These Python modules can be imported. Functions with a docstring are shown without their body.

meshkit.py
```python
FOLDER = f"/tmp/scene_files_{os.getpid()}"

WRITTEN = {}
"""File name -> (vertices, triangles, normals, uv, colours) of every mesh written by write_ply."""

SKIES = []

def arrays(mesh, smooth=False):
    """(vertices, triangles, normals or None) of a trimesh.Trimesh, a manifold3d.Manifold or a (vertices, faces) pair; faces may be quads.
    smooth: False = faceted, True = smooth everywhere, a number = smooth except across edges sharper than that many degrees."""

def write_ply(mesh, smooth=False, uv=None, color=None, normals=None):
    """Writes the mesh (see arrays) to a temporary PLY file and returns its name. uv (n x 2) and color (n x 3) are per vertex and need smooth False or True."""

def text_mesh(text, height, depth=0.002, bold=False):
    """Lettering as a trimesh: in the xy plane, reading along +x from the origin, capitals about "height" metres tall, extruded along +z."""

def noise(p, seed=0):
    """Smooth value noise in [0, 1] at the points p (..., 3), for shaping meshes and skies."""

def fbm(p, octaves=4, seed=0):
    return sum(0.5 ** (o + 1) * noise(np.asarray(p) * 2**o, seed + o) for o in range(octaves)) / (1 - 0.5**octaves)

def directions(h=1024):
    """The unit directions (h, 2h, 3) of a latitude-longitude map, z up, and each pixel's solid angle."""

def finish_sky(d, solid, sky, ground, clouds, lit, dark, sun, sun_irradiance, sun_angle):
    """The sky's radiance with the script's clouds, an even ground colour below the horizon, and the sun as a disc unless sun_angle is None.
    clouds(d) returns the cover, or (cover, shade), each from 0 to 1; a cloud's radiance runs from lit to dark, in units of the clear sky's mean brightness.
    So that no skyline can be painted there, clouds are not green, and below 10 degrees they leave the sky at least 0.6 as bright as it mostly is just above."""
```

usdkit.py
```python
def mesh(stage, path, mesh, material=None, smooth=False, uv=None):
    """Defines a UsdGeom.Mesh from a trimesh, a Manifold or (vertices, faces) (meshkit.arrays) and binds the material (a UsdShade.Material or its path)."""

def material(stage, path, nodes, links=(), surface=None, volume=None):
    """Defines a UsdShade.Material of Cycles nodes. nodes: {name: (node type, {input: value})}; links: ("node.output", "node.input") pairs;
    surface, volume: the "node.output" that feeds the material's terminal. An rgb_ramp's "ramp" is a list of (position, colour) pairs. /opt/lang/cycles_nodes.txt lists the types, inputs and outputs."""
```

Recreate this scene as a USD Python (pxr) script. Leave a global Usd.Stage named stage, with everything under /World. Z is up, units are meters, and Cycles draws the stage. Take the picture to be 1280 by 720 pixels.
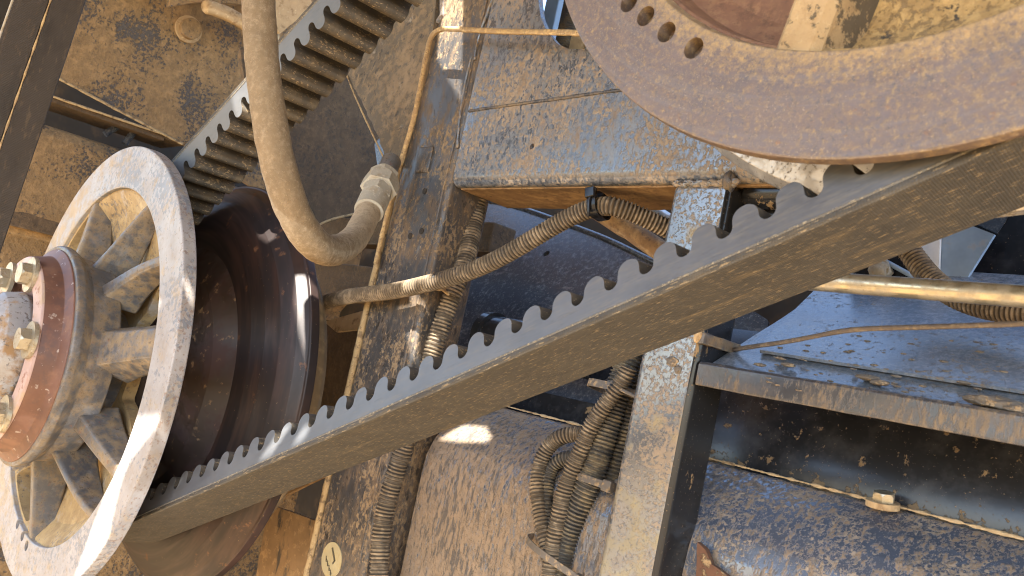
import math
import numpy as np
import trimesh
import manifold3d as m3
import shapely
from shapely.geometry import Polygon, Point, LineString, box as sbox
from scipy.interpolate import CubicSpline
import meshkit
import usdkit
from pxr import Usd, UsdGeom, UsdLux, UsdShade, Gf, Sdf

rng = np.random.default_rng(7)
stage = Usd.Stage.CreateInMemory()
UsdGeom.SetStageUpAxis(stage, UsdGeom.Tokens.z)
UsdGeom.SetStageMetersPerUnit(stage, 1.0)
stage.SetDefaultPrim(UsdGeom.Xform.Define(stage, '/World').GetPrim())
UsdGeom.Scope.Define(stage, '/World/Looks')

# ------------------------------------------------------------------ camera
# World: X along the belts, Y into the machine (the pulleys' axis), Z up; metres. Origin: lower run of the belt.
CR = np.array([[0.6844508, 0.69867007, 0.20829602], [-0.72520194, 0.68180102, 0.0960704], [-0.07489492, -0.21681214, 0.97333614]])  # rows: right, forward, up
CC = np.array([0.71256213, -0.27795558, 0.19968457])
FOC = 1078.0148 / 1280.0
EXPOSURE = 2.72
SUN_DIR = np.array([0.30, -0.55, 0.78]); SUN_DIR /= np.linalg.norm(SUN_DIR)
SUN_I, SKY_S = 1.25, 0.125

cam = UsdGeom.Camera.Define(stage, '/World/camera')
M = np.eye(4)
M[0, :3], M[1, :3], M[2, :3], M[3, :3] = CR[0], CR[2], -CR[1], CC
cam.AddTransformOp().Set(Gf.Matrix4d(*M.ravel().tolist()))
cam.CreateHorizontalApertureAttr(36.0)
cam.CreateVerticalApertureAttr(20.25)
cam.CreateFocalLengthAttr(36.0 * FOC)
cam.CreateClippingRangeAttr(Gf.Vec2f(0.01, 500))
cam.CreateFStopAttr(26.0)
cam.CreateFocusDistanceAttr(0.60)
cam.CreateExposureAttr(EXPOSURE)

# ------------------------------------------------------------------ light
el, az = math.asin(SUN_DIR[2]), math.atan2(SUN_DIR[0], SUN_DIR[1])
skym = usdkit.material(stage, '/World/Looks/sky', {
    's': ('sky_texture', {'sky_type': 'single_scattering', 'sun_disc': False, 'sun_elevation': el, 'sun_rotation': az, 'aerosol_density': 1.4}),
    'b': ('background_shader', {'strength': SKY_S})}, [('s.color', 'b.color')], surface='b.background')
dome = UsdLux.DomeLight.Define(stage, '/World/sky')
UsdShade.MaterialBindingAPI.Apply(dome.GetPrim()).Bind(skym)
dome.GetPrim().SetCustomDataByKey('kind', 'structure')
sun = UsdLux.DistantLight.Define(stage, '/World/sun')
sun.CreateNormalizeAttr(True); sun.CreateIntensityAttr(SUN_I); sun.CreateAngleAttr(0.42)
sun.CreateColorAttr(Gf.Vec3f(1.0, 0.95, 0.86))
zz = SUN_DIR; xx = np.cross([0, 0, 1], zz); xx /= np.linalg.norm(xx); yy = np.cross(zz, xx)
M = np.eye(4); M[0, :3], M[1, :3], M[2, :3] = xx, yy, zz
sun.AddTransformOp().Set(Gf.Matrix4d(*M.ravel().tolist()))

# ------------------------------------------------------------------ measuring: a photo pixel on a plane of the machine -> metres
def ray(px, py):
    return CR.T @ np.array([(px - 640) / 1078.0148, 1, -(py - 360) / 1078.0148])
def at(px, py, Y):
    v = ray(px, py); return CC + (Y - CC[1]) / v[1] * v
def atX(px, py, X):
    v = ray(px, py); return CC + (X - CC[0]) / v[0] * v
def onplane(px, py, p0, n):
    v = ray(px, py); n = np.asarray(n, float); return CC + ((np.asarray(p0) - CC) @ n) / (v @ n) * v

# ------------------------------------------------------------------ prims
used = {}
def numbered(parent, name):
    k = used.get((parent, name), -1) + 1
    used[(parent, name)] = k
    return name if k == 0 else f'{name}_{k:03d}'
base_of = {}
def tag(p, label=None, cat=None, group=None, kind=None):
    for k, v in (('label', label), ('category', cat), ('group', group), ('kind', kind)):
        if v: p.SetCustomDataByKey(k, v)
    return p
def thing(name, label, cat, base=(0, 0, 0), group=None, kind=None):
    path = '/World/' + numbered('/World', name)
    x = UsdGeom.Xform.Define(stage, path)
    x.AddTranslateOp().Set(Gf.Vec3d(*map(float, base)))
    base_of[path] = np.asarray(base, float)
    return tag(x.GetPrim(), label, cat, group, kind)
def part(parent, name, mesh, mat, smooth=False, uv=None, label=None, kind=None):
    """mesh in world coordinates."""
    pp = str(parent.GetPath())
    path = pp + '/' + numbered(pp, name)
    root = '/'.join(path.split('/')[:3])
    if hasattr(mesh, 'to_mesh'): mesh = totri(mesh)
    v, f = (np.asarray(mesh[0], float), mesh[1]) if isinstance(mesh, tuple) else (np.asarray(mesh.vertices, float), mesh.faces)
    m = usdkit.mesh(stage, path, (v - base_of[root], f), mat, smooth=smooth, uv=uv)
    return tag(m.GetPrim(), label, None, None, kind)
def single(name, mesh, mat, label=None, cat=None, smooth=False, uv=None, group=None, kind=None):
    path = '/World/' + numbered('/World', name)
    if hasattr(mesh, 'to_mesh'): mesh = totri(mesh)
    m = usdkit.mesh(stage, path, mesh, mat, smooth=smooth, uv=uv)
    return tag(m.GetPrim(), label, cat, group, kind)

# ------------------------------------------------------------------ meshes
def totri(man):
    a = man.to_mesh(); return trimesh.Trimesh(np.array(a.vert_properties[:, :3], float), np.array(a.tri_verts), process=False)
def toman(t):
    t = trimesh.Trimesh(t.vertices, t.faces); t.merge_vertices()
    if t.volume < 0: t.invert()
    return m3.Manifold(m3.Mesh(np.asarray(t.vertices, np.float32), np.asarray(t.faces, np.uint32)))
def frame(x, y, z, o=(0, 0, 0)):
    M = np.eye(4); M[:3, 0], M[:3, 1], M[:3, 2], M[:3, 3] = x, y, z, o; return M
def ext(poly, depth, M):
    """2D polygon (shapely or points) in the frame's xy, extruded along +z."""
    if not hasattr(poly, 'geom_type'): poly = Polygon(poly)
    poly = poly.buffer(0)
    ps = list(getattr(poly, 'geoms', [poly]))
    t = trimesh.util.concatenate([trimesh.creation.extrude_polygon(p, depth, engine='earcut') for p in ps])
    t.apply_transform(M)
    if np.linalg.det(M[:3, :3]) < 0: t.invert()
    return t
EX, EY, EZ = np.eye(3)
XZ = lambda Y: frame(EX, EZ, EY, (0, Y, 0))          # polygon in (X,Z), extruded towards +Y (inwards)
YZ = lambda X: frame(EY, EZ, EX, (X, 0, 0))          # polygon in (Y,Z), extruded towards +X
def plate(pts, Y, th, hole=(), r=0.0):
    """flat plate from photo pixels on the plane Y, front face at Y."""
    p = Polygon([at(*q, Y)[[0, 2]] for q in pts]).buffer(0)
    if r: p = p.buffer(-r).buffer(2 * r).buffer(-r)
    for h in hole: p = p.difference(h if hasattr(h, 'geom_type') else Polygon([at(*q, Y)[[0, 2]] for q in h]).buffer(0))
    return ext(p, th, XZ(Y))
def plateX(pts, X, th, hole=()):
    """plate facing +X with its face at X."""
    p = Polygon([atX(*q, X)[[1, 2]] for q in pts]).buffer(0)
    for h in hole: p = p.difference(Polygon([atX(*q, X)[[1, 2]] for q in h]).buffer(0))
    return ext(p, th, YZ(X - th))
def rbox(lo, hi, r=0.002, n=8):
    lo, hi = np.array(lo, float), np.array(hi, float)
    pts = [[x, y, z] for x in (lo[0] + r, hi[0] - r) for y in (lo[1] + r, hi[1] - r) for z in (lo[2] + r, hi[2] - r)]
    s = m3.Manifold.sphere(r, n)
    return totri(m3.Manifold.batch_hull([s.translate(p) for p in pts]))
def rev(profile, c, n=160):
    """closed profile of (radius, Y), turned about the axis along Y through (c[0], c[1]) in XZ."""
    pr = np.asarray(profile, float); k = len(pr)
    a = np.linspace(0, 2 * np.pi, n, endpoint=False)
    v = np.stack([c[0] + pr[None, :, 0] * np.cos(a)[:, None], np.broadcast_to(pr[None, :, 1], (n, k)), c[1] + pr[None, :, 0] * np.sin(a)[:, None]], -1).reshape(-1, 3)
    i, j = np.meshgrid(np.arange(n), np.arange(k), indexing='ij')
    a0, b0, a1, b1 = i * k + j, i * k + (j + 1) % k, ((i + 1) % n) * k + j, ((i + 1) % n) * k + (j + 1) % k
    f = np.concatenate([np.stack([a0, b0, b1], -1).reshape(-1, 3), np.stack([a0, b1, a1], -1).reshape(-1, 3)])
    t = trimesh.Trimesh(v, f); t.merge_vertices(); t.update_faces(t.nondegenerate_faces()); t.remove_unreferenced_vertices()
    if t.volume < 0: t.invert()
    return t
def rnd(poly, r=0.001, q=3):
    """a closed profile with rounded corners."""
    p = Polygon(poly).buffer(0); p = p.buffer(-r, quad_segs=q).buffer(2 * r, quad_segs=q).buffer(-r, quad_segs=q)
    if p.geom_type != 'Polygon': p = max(p.geoms, key=lambda g: g.area)
    return np.array(p.exterior.coords)[:-1]
def spline(pts, step):
    pts = np.asarray(pts, float)
    t = np.r_[0, np.cumsum(np.linalg.norm(np.diff(pts, axis=0), axis=1) ** 0.7)]
    cs = CubicSpline(t, pts)
    d = cs(np.linspace(0, t[-1], 800)); L = np.r_[0, np.cumsum(np.linalg.norm(np.diff(d, axis=0), axis=1))]
    n = max(4, int(round(L[-1] / step)) + 1)
    s = np.linspace(0, L[-1], n)
    return np.stack([np.interp(s, L, d[:, k]) for k in range(3)], 1), s
def frames(p):
    t = np.gradient(p, axis=0); t /= np.linalg.norm(t, axis=1)[:, None]
    u = np.cross(t[0], [0.3, 0.2, 1.0]); u /= np.linalg.norm(u); U = [u]
    for k in range(1, len(p)):
        u = U[-1] - t[k] * (U[-1] @ t[k]); U.append(u / np.linalg.norm(u))
    U = np.array(U); return t, U, np.cross(t, U)
def tube(p, rad, sides=16, s=None, caps=True, noise=0.0, seed=0):
    """tube along points p with radii rad; returns (mesh tuple, uv)."""
    p = np.asarray(p, float); n = len(p); rad = np.broadcast_to(rad, (n,))
    if s is None: s = np.r_[0, np.cumsum(np.linalg.norm(np.diff(p, axis=0), axis=1))]
    t, U, W = frames(p); a = np.linspace(0, 2 * np.pi, sides, endpoint=False)
    dirs = U[:, None] * np.cos(a)[None, :, None] + W[:, None] * np.sin(a)[None, :, None]
    v = p[:, None] + dirs * rad[:, None, None]
    if noise:
        v = v + dirs * (noise * (meshkit.fbm(v / 0.006, 3, seed) - 0.5))[..., None]
    uv = np.stack(np.broadcast_arrays(s[:, None], a[None, :] / 6.2832), -1).reshape(-1, 2)
    i, j = np.meshgrid(np.arange(n - 1), np.arange(sides), indexing='ij'); k = (j + 1) % sides
    q = np.stack([i * sides + j, i * sides + k, (i + 1) * sides + k, (i + 1) * sides + j], -1).reshape(-1, 4)
    f = np.vstack([q[:, [0, 1, 2]], q[:, [0, 2, 3]]])
    v = v.reshape(-1, 3)
    if caps:
        v = np.vstack([v, p[0], p[-1]]); uv = np.vstack([uv, [[s[0], 0]], [[s[-1], 0]]])
        N = n * sides; jj = np.arange(sides); kk = (jj + 1) % sides
        f = np.vstack([f, np.stack([kk, jj, np.full(sides, N)], 1), np.stack([(n - 1) * sides + jj, (n - 1) * sides + kk, np.full(sides, N + 1)], 1)])
    return (v, f), uv
def cyl(a, b, r, sides=24):
    t, _ = tube([np.asarray(a, float), np.asarray(b, float)], r, sides); return trimesh.Trimesh(*t)
def hexhead(c, ax, r, h, rot=0.0):
    """hexagonal head: base centre c, axis ax, circumradius r, height h, chamfered top."""
    ax = np.asarray(ax, float); ax /= np.linalg.norm(ax)
    x = np.cross(ax, [0.1, 0.2, 1]); x /= np.linalg.norm(x); y = np.cross(ax, x)
    cs = m3.CrossSection([[(r * math.cos(rot + k * math.pi / 3), r * math.sin(rot + k * math.pi / 3)) for k in range(6)]])
    man = m3.Manifold.extrude(cs, h) ^ m3.Manifold.cylinder(h * 1.0001, r * 1.28, r * 0.88, 40)
    t = totri(man); t.apply_transform(frame(x, y, ax, c)); return t
def lump(c, r, seed, squash=(1, 1, 1)):
    t = trimesh.creation.icosphere(2, 1.0)
    v = t.vertices * (0.6 + 0.8 * meshkit.fbm(t.vertices * 1.7 + seed * 3.1, 3, seed))[:, None] * np.asarray(squash)
    return trimesh.Trimesh(v * r + c, t.faces)
def rough_up(t, amp, size, edge=0.004, seed=0):
    """refines a mesh and displaces it a little along its normals: dents, mud crust."""
    man = toman(t).refine_to_length(edge); t = totri(man); t.merge_vertices()
    n = t.vertex_normals
    t.vertices = t.vertices + n * ((meshkit.fbm(t.vertices / size, 4, seed) - 0.5) * 2 * amp)[:, None]
    return t

# ------------------------------------------------------------------ materials
mats = {}
def grime(name, base, layers=(), rough=0.5, metal=0.0, bump=0.0003, spec=0.5, ior=1.5, fine=900.0, extra_bump=0.15, vary=0.18, tweak=None):
    """A surface under layers of dust, rust and wear. Each layer: color, scale, lo, hi, and optionally
    stretch, rot, big=(scale, amount), up=amount, grad=(direction, from, to, amount), rough, metal, op, h, detail, warp."""
    N = {'g': ('geometry', {})}; L = []
    cnt = [0]
    def node(kind, **kw):
        cnt[0] += 1; k = f'n{cnt[0]}'; N[k] = (kind, kw); return k
    def link(a, b): L.append((a, b))
    # slow variation of the base colour
    nv = node('noise_texture', scale=35.0, detail=5.0, roughness=0.65); link('g.position', nv + '.vector')
    rv = node('map_range', from_min=0.3, from_max=0.7, to_min=1 - vary, to_max=1 + vary); link(nv + '.fac', rv + '.value')
    cb = node('vector_math', math_type='scale', vector1=base); link(rv + '.result', cb + '.scale')
    col = cb + '.vector'
    rg = None; rgv = rough; mt = None; mtv = metal; hs = None
    nf = node('noise_texture', scale=fine, detail=3.0, roughness=0.6); link('g.position', nf + '.vector')
    hs = node('math', math_type='multiply', value2=extra_bump); link(nf + '.fac', hs + '.value1'); hs += '.value'
    for l in layers:
        src = 'g.position'
        if 'stretch' in l or 'rot' in l:
            mp = node('mapping', mapping_type='point', scale=l.get('stretch', (1, 1, 1)), rotation=(0, 0, 0))
            if 'rot' in l:
                r = node('vector_rotate', rotate_type='y_axis', angle=l['rot']); link(src, r + '.vector'); src = r + '.vector'
            link(src, mp + '.vector'); src = mp + '.vector'
        if 'polar' in l:
            cx, cz = l['polar']
            mu = node('vector_math', math_type='multiply', vector2=(1, 0, 1)); link('g.position', mu + '.vector1')
            dp = node('vector_math', math_type='distance', vector2=(cx, 0, cz)); link(mu + '.vector', dp + '.vector1')
            sc_ = node('vector_math', math_type='scale', scale=l.get('along', .1)); link('g.position', sc_ + '.vector1')
            cm = node('combine_xyz'); link(dp + '.value', cm + '.x'); ad = node('vector_math', math_type='add')
            link(cm + '.vector', ad + '.vector1'); link(sc_ + '.vector', ad + '.vector2'); src = ad + '.vector'
        if l.get('vor'):
            a = node('voronoi_texture', feature='f1', scale=l['scale'], randomness=1.0, detail=1.0)
            ds = node('noise_texture', scale=l['scale'] * .8, detail=2.0); link(src, ds + '.vector')
            mixv = node('mix_vector', fac=0.02); link(src, mixv + '.a'); link(ds + '.color', mixv + '.b'); link(mixv + '.result', a + '.vector')
            v = a + '.distance'
        else:
            a = node('noise_texture', scale=l['scale'], detail=l.get('detail', 5.0), roughness=l.get('nr', 0.62), distortion=l.get('warp', 0.0)); link(src, a + '.vector')
            v = a + '.fac'
        if 'big' in l:
            b = node('noise_texture', scale=l['big'][0], detail=3.0, roughness=0.55); link(src if l.get('bigstretch') else 'g.position', b + '.vector')
            c = node('math', math_type='multiply_add', value2=l['big'][1], value3=-0.5 * l['big'][1]); link(b + '.fac', c + '.value1')
            d = node('math', math_type='add'); link(v, d + '.value1'); link(c + '.value', d + '.value2'); v = d + '.value'
        if 'up' in l:
            sx = node('separate_xyz'); link('g.normal', sx + '.vector')
            c = node('math', math_type='multiply_add', value2=l['up']); link(sx + '.z', c + '.value1'); link(v, c + '.value3'); v = c + '.value'
        if 'grad' in l:
            dr, f0, f1, am = l['grad']
            dp = node('vector_math', math_type='dot_product', vector2=dr); link('g.position', dp + '.vector1')
            mr = node('map_range', from_min=f0, from_max=f1, to_min=0.0, to_max=am, clamp=True); link(dp + '.value', mr + '.value')
            d = node('math', math_type='add'); link(v, d + '.value1'); link(mr + '.result', d + '.value2'); v = d + '.value'
        if 'radial' in l:
            cx, cz, f0, f1, am = l['radial']
            mu = node('vector_math', math_type='multiply', vector2=(1, 0, 1)); link('g.position', mu + '.vector1')
            dp = node('vector_math', math_type='distance', vector2=(cx, 0, cz)); link(mu + '.vector', dp + '.vector1')
            mr = node('map_range', from_min=f0, from_max=f1, to_min=am, to_max=0.0, clamp=True); link(dp + '.value', mr + '.value')
            d = node('math', math_type='add'); link(v, d + '.value1'); link(mr + '.result', d + '.value2'); v = d + '.value'
        mk = node('map_range', range_type='smoothstep', from_min=l['lo'], from_max=l['hi'], to_min=0.0, to_max=l.get('op', 1.0), clamp=True); link(v, mk + '.value')
        mask = mk + '.result'
        c2 = l['color']
        if not l.get('flat'):
            nn = node('noise_texture', scale=l['scale'] * 0.45, detail=4.0, roughness=0.7); link('g.position', nn + '.vector')
            rr = node('map_range', from_min=0.3, from_max=0.7, to_min=0.78, to_max=1.2); link(nn + '.fac', rr + '.value')
            sc = node('vector_math', math_type='scale', vector1=c2); link(rr + '.result', sc + '.scale')
        mx = node('mix_color', blend_type='mix', b=c2); link(col, mx + '.a'); link(mask, mx + '.fac')
        if not l.get('flat'): link(sc + '.vector', mx + '.b')
        col = mx + '.result'
        m2 = node('mix_float', b=l.get('rough', 0.9)); link(mask, m2 + '.fac')
        if rg: link(rg, m2 + '.a')
        else: N[m2][1]['a'] = rgv
        rg = m2 + '.result'
        if 'metal' in l or metal:
            m4 = node('mix_float', b=l.get('metal', 0.0)); link(mask, m4 + '.fac')
            if mt: link(mt, m4 + '.a')
            else: N[m4][1]['a'] = mtv
            mt = m4 + '.result'
        hm = node('math', math_type='multiply_add', value2=l.get('h', 0.5)); link(mask, hm + '.value1'); link(hs, hm + '.value3'); hs = hm + '.value'
    if tweak: col, hs = tweak(node, link, col, hs)
    N['p'] = ('principled_bsdf', {'roughness': rgv, 'metallic': mtv, 'specular_ior_level': spec, 'ior': ior})
    link(col, 'p.base_color')
    if rg: link(rg, 'p.roughness')
    if mt: link(mt, 'p.metallic')
    if bump:
        N['bp'] = ('bump', {'strength': 1.0, 'distance': bump, 'use_object_space': False}); link(hs, 'bp.height'); link('bp.normal', 'p.normal')
    m = usdkit.material(stage, '/World/Looks/' + name, N, L, surface='p.BSDF')
    mats[name] = m; return m

TAN = (0.34, 0.21, 0.095); OCH = (0.40, 0.235, 0.085); BRN = (0.17, 0.095, 0.045); BLK = (0.018, 0.019, 0.022); GRY = (0.10, 0.105, 0.115)
mud_plate = grime('dusty_sheet_steel', (0.20, 0.13, 0.064), [
    dict(color=(0.29, 0.185, 0.085), scale=130, lo=0.34, hi=0.64, nr=.72, h=.7, rough=.95),
    dict(color=(0.05, 0.048, 0.048), scale=330, lo=0.555, hi=0.625, big=(15, .8), h=-.7, rough=.6, nr=.68, op=.9),
    dict(color=(0.40, 0.265, 0.13), scale=480, lo=0.58, hi=0.68, h=.6, op=.65, nr=.65)], rough=.95, bump=0.0008)
mud_dark = grime('dusty_dark_steel', (0.085, 0.056, 0.032), [
    dict(color=(0.13, 0.085, 0.045), scale=120, lo=0.38, hi=0.7, big=(14, .3), h=.6, nr=.7),
    dict(color=(0.045, 0.032, 0.02), scale=330, lo=0.52, hi=0.66, big=(25, .5), h=-.5, rough=.7, op=.8),
    dict(color=(0.30, 0.20, 0.10), scale=800, lo=0.60, hi=0.72, h=.4, op=.55)], rough=.9, bump=0.0005)
panel_m = grime('speckled_black_paint', (0.048, 0.053, 0.062), [
    dict(color=(0.13, 0.125, 0.12), scale=210, lo=0.42, hi=0.60, rough=.6, op=.55, h=.1, stretch=(1, 1, .6), nr=.7),
    dict(color=(0.25, 0.175, 0.10), scale=330, lo=0.515, hi=0.585, big=(20, .5), h=.6, rough=.9, op=.85, nr=.72, stretch=(1, 1, .75)),
    dict(color=(0.165, 0.105, 0.055), scale=150, lo=0.55, hi=0.66, big=(9, .5), h=.3, op=.7, stretch=(1, 1, .5), nr=.75),
    dict(color=(0.025, 0.026, 0.03), scale=420, lo=0.57, hi=0.64, op=.7, rough=.3, h=-.3)], rough=.22, bump=0.00022, spec=.9, ior=1.75)
post_m = grime('dusty_post_paint', (0.05, 0.048, 0.048), [
    dict(color=(0.155, 0.105, 0.062), scale=130, lo=0.40, hi=0.62, rough=.85, op=.85, h=.4, stretch=(1, 1, .4), big=(12, .5), nr=.72),
    dict(color=(0.26, 0.18, 0.10), scale=350, lo=0.52, hi=0.60, big=(20, .5), h=.6, nr=.72, op=.8, stretch=(1, 1, .7)),
    dict(color=(0.016, 0.016, 0.017), scale=260, lo=0.57, hi=0.65, h=-.5, rough=.35, stretch=(1, 1, .4), op=.85, big=(18, .3))], rough=.36, bump=0.00028, spec=.5)
rpost_m = grime('dusty_tube_paint', (0.06, 0.065, 0.075), [
    dict(color=(0.22, 0.155, 0.09), scale=330, lo=0.51, hi=0.59, big=(18, .5), h=.6, nr=.72, op=.85, grad=((0, 0, 1), .24, .06, .07)),
    dict(color=(0.21, 0.165, 0.075), scale=45, lo=0.55, hi=0.68, h=.3, op=.85, nr=.55, grad=((0, 0, 1), .175, .09, .14)),
    dict(color=(0.03, 0.03, 0.034), scale=430, lo=0.565, hi=0.64, h=-.6, rough=.3, op=.85)], rough=.24, bump=0.00022, spec=1.0, ior=1.75)
gloss_m = grime('glossy_black_paint', (0.010, 0.0105, 0.0125), [
    dict(color=(0.05, 0.05, 0.056), scale=110, lo=0.44, hi=0.76, rough=.4, op=.3, h=.05),
    dict(color=(0.20, 0.13, 0.065), scale=26, lo=0.62, hi=0.65, h=.6, nr=.8, op=.95),
    dict(color=(0.24, 0.165, 0.09), scale=600, lo=0.66, hi=0.73, h=.4, op=.7)], rough=.2, bump=0.0002, extra_bump=.05, spec=.3)
recess_m = grime('recess_black_paint', (0.010, 0.0105, 0.013), [
    dict(color=(0.05, 0.052, 0.06), scale=60, lo=0.42, hi=0.74, rough=.4, op=.4, h=.1),
    dict(color=(0.19, 0.125, 0.062), scale=24, lo=0.67, hi=0.69, h=.7, nr=.78, op=.95, grad=((.9, 0, -.8), .34, .44, .09)),
    dict(color=(0.17, 0.115, 0.06), scale=130, lo=0.63, hi=0.67, h=.7, nr=.7, op=.9, grad=((0, 0, -1), -.186, -.172, .12)),
    dict(color=(0.24, 0.165, 0.09), scale=600, lo=0.64, hi=0.71, h=.4, op=.7)], rough=.26, bump=0.0003, extra_bump=.05, spec=.6)
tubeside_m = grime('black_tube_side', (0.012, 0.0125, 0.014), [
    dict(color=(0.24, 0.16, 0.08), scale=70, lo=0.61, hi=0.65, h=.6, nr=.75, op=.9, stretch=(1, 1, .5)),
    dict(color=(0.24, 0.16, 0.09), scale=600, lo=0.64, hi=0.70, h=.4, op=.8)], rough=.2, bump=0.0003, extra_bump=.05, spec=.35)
slate_m = grime('scuffed_black_plate', (0.034, 0.039, 0.05), [
    dict(color=(0.13, 0.13, 0.125), scale=240, lo=0.46, hi=0.74, rough=.6, op=.5, h=.15, big=(12, .35), nr=.7),
    dict(color=(0.26, 0.20, 0.13), scale=38, lo=0.60, hi=0.76, op=.5, h=.2, stretch=(.5, 1, 1.6), nr=.7),
    dict(color=(0.36, 0.27, 0.17), scale=700, lo=0.62, hi=0.72, op=.7, h=.4)], rough=.2, bump=0.0003, spec=.8)
ledge_m = grime('dusty_ledge_paint', (0.10, 0.122, 0.155), [
    dict(color=(0.25, 0.245, 0.24), scale=330, lo=0.38, hi=0.74, rough=.5, op=.6, h=.15, big=(13, .5), nr=.75),
    dict(color=(0.16, 0.12, 0.08), scale=260, lo=0.60, hi=0.67, h=.7, op=.85, nr=.75, big=(15, .35)),
    dict(color=(0.06, 0.065, 0.075), scale=120, lo=0.52, hi=0.70, h=0, rough=.2, op=.5, nr=.7)], rough=.22, bump=0.0003, spec=.9)
beam_m = grime('mud_splashed_beam', (0.055, 0.068, 0.095), [
    dict(color=(0.31, 0.225, 0.135), scale=430, lo=0.52, hi=0.59, big=(30, .4), h=.8, nr=.72, op=.75),
    dict(color=(0.20, 0.13, 0.067), scale=230, lo=0.50, hi=0.62, h=.6, op=.93, stretch=(1.3, 1, .4), nr=.72, grad=((1, 0, 1.4), .62, .36, .17)),
    dict(color=(0.035, 0.028, 0.022), scale=280, lo=0.56, hi=0.64, h=-.5, op=.85, stretch=(1.3, 1, .35), nr=.7, big=(14, .35), grad=((1, 0, 1.4), .62, .36, .05))], rough=.22, bump=0.0004, spec=.9, ior=1.7)
lip_m = grime('dusty_lip_paint', (0.045, 0.046, 0.052), [
    dict(color=(0.21, 0.15, 0.085), scale=330, lo=0.46, hi=0.68, h=.4, op=.7, stretch=(1, 1, .35), nr=.75, big=(20, .6)),
    dict(color=(0.14, 0.10, 0.06), scale=45, lo=0.45, hi=0.7, h=.2, op=.35)], rough=.22, bump=0.0004)
rim_m = grime('worn_wheel_paint', (0.27, 0.255, 0.248), [
    dict(color=(0.25, 0.195, 0.145), scale=45, lo=0.40, hi=0.74, op=.6, h=.05, rough=.6, nr=.65),
    dict(color=(0.33, 0.32, 0.31), scale=420, lo=0.45, hi=0.66, op=.4, h=.05, polar=(-.0545, .1345), along=.12),
    dict(color=(0.13, 0.15, 0.18), scale=260, lo=0.545, hi=0.62, big=(20, .75), h=-.4, rough=.5, nr=.66, op=.7),
    dict(color=(0.36, 0.265, 0.145), scale=80, lo=0.50, hi=0.74, op=.7, h=.3, nr=.68, grad=((1, 0, 0), -.02, -.2, .17)),
    dict(color=(0.19, 0.11, 0.07), scale=330, lo=0.60, hi=0.68, op=.6, h=-.2, nr=.7, radial=(-.0545, .1345, .188, .182, .08))], rough=.42, metal=0.0, bump=0.0003)
hubblk_m = grime('scraped_casting', (0.075, 0.074, 0.076), [
    dict(color=(0.17, 0.16, 0.152), scale=90, lo=0.48, hi=0.70, op=.65, h=.15, rough=.45, nr=.7, big=(22, .35)),
    dict(color=(0.26, 0.178, 0.088), scale=130, lo=0.36, hi=0.70, big=(13, .5), op=.8, h=.35, nr=.68),
    dict(color=(0.19, 0.08, 0.05), scale=200, lo=0.60, hi=0.70, op=.6, h=.2, nr=.7),
    dict(color=(0.035, 0.034, 0.036), scale=260, lo=0.55, hi=0.68, op=.6, h=-.25, nr=.7)], rough=.36, bump=0.0003)
web_m = grime('dust_caked_casting', (0.29, 0.19, 0.085), [
    dict(color=(0.38, 0.26, 0.115), scale=70, lo=0.36, hi=0.66, h=.4, nr=.7),
    dict(color=(0.09, 0.08, 0.07), scale=260, lo=0.54, hi=0.70, big=(16, .45), h=-.5, rough=.6, op=.8, nr=.7),
    dict(color=(0.33, 0.31, 0.29), scale=45, lo=0.56, hi=0.70, op=.7, h=.1, rough=.6, nr=.6)], rough=.92, bump=0.0005)
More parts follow.
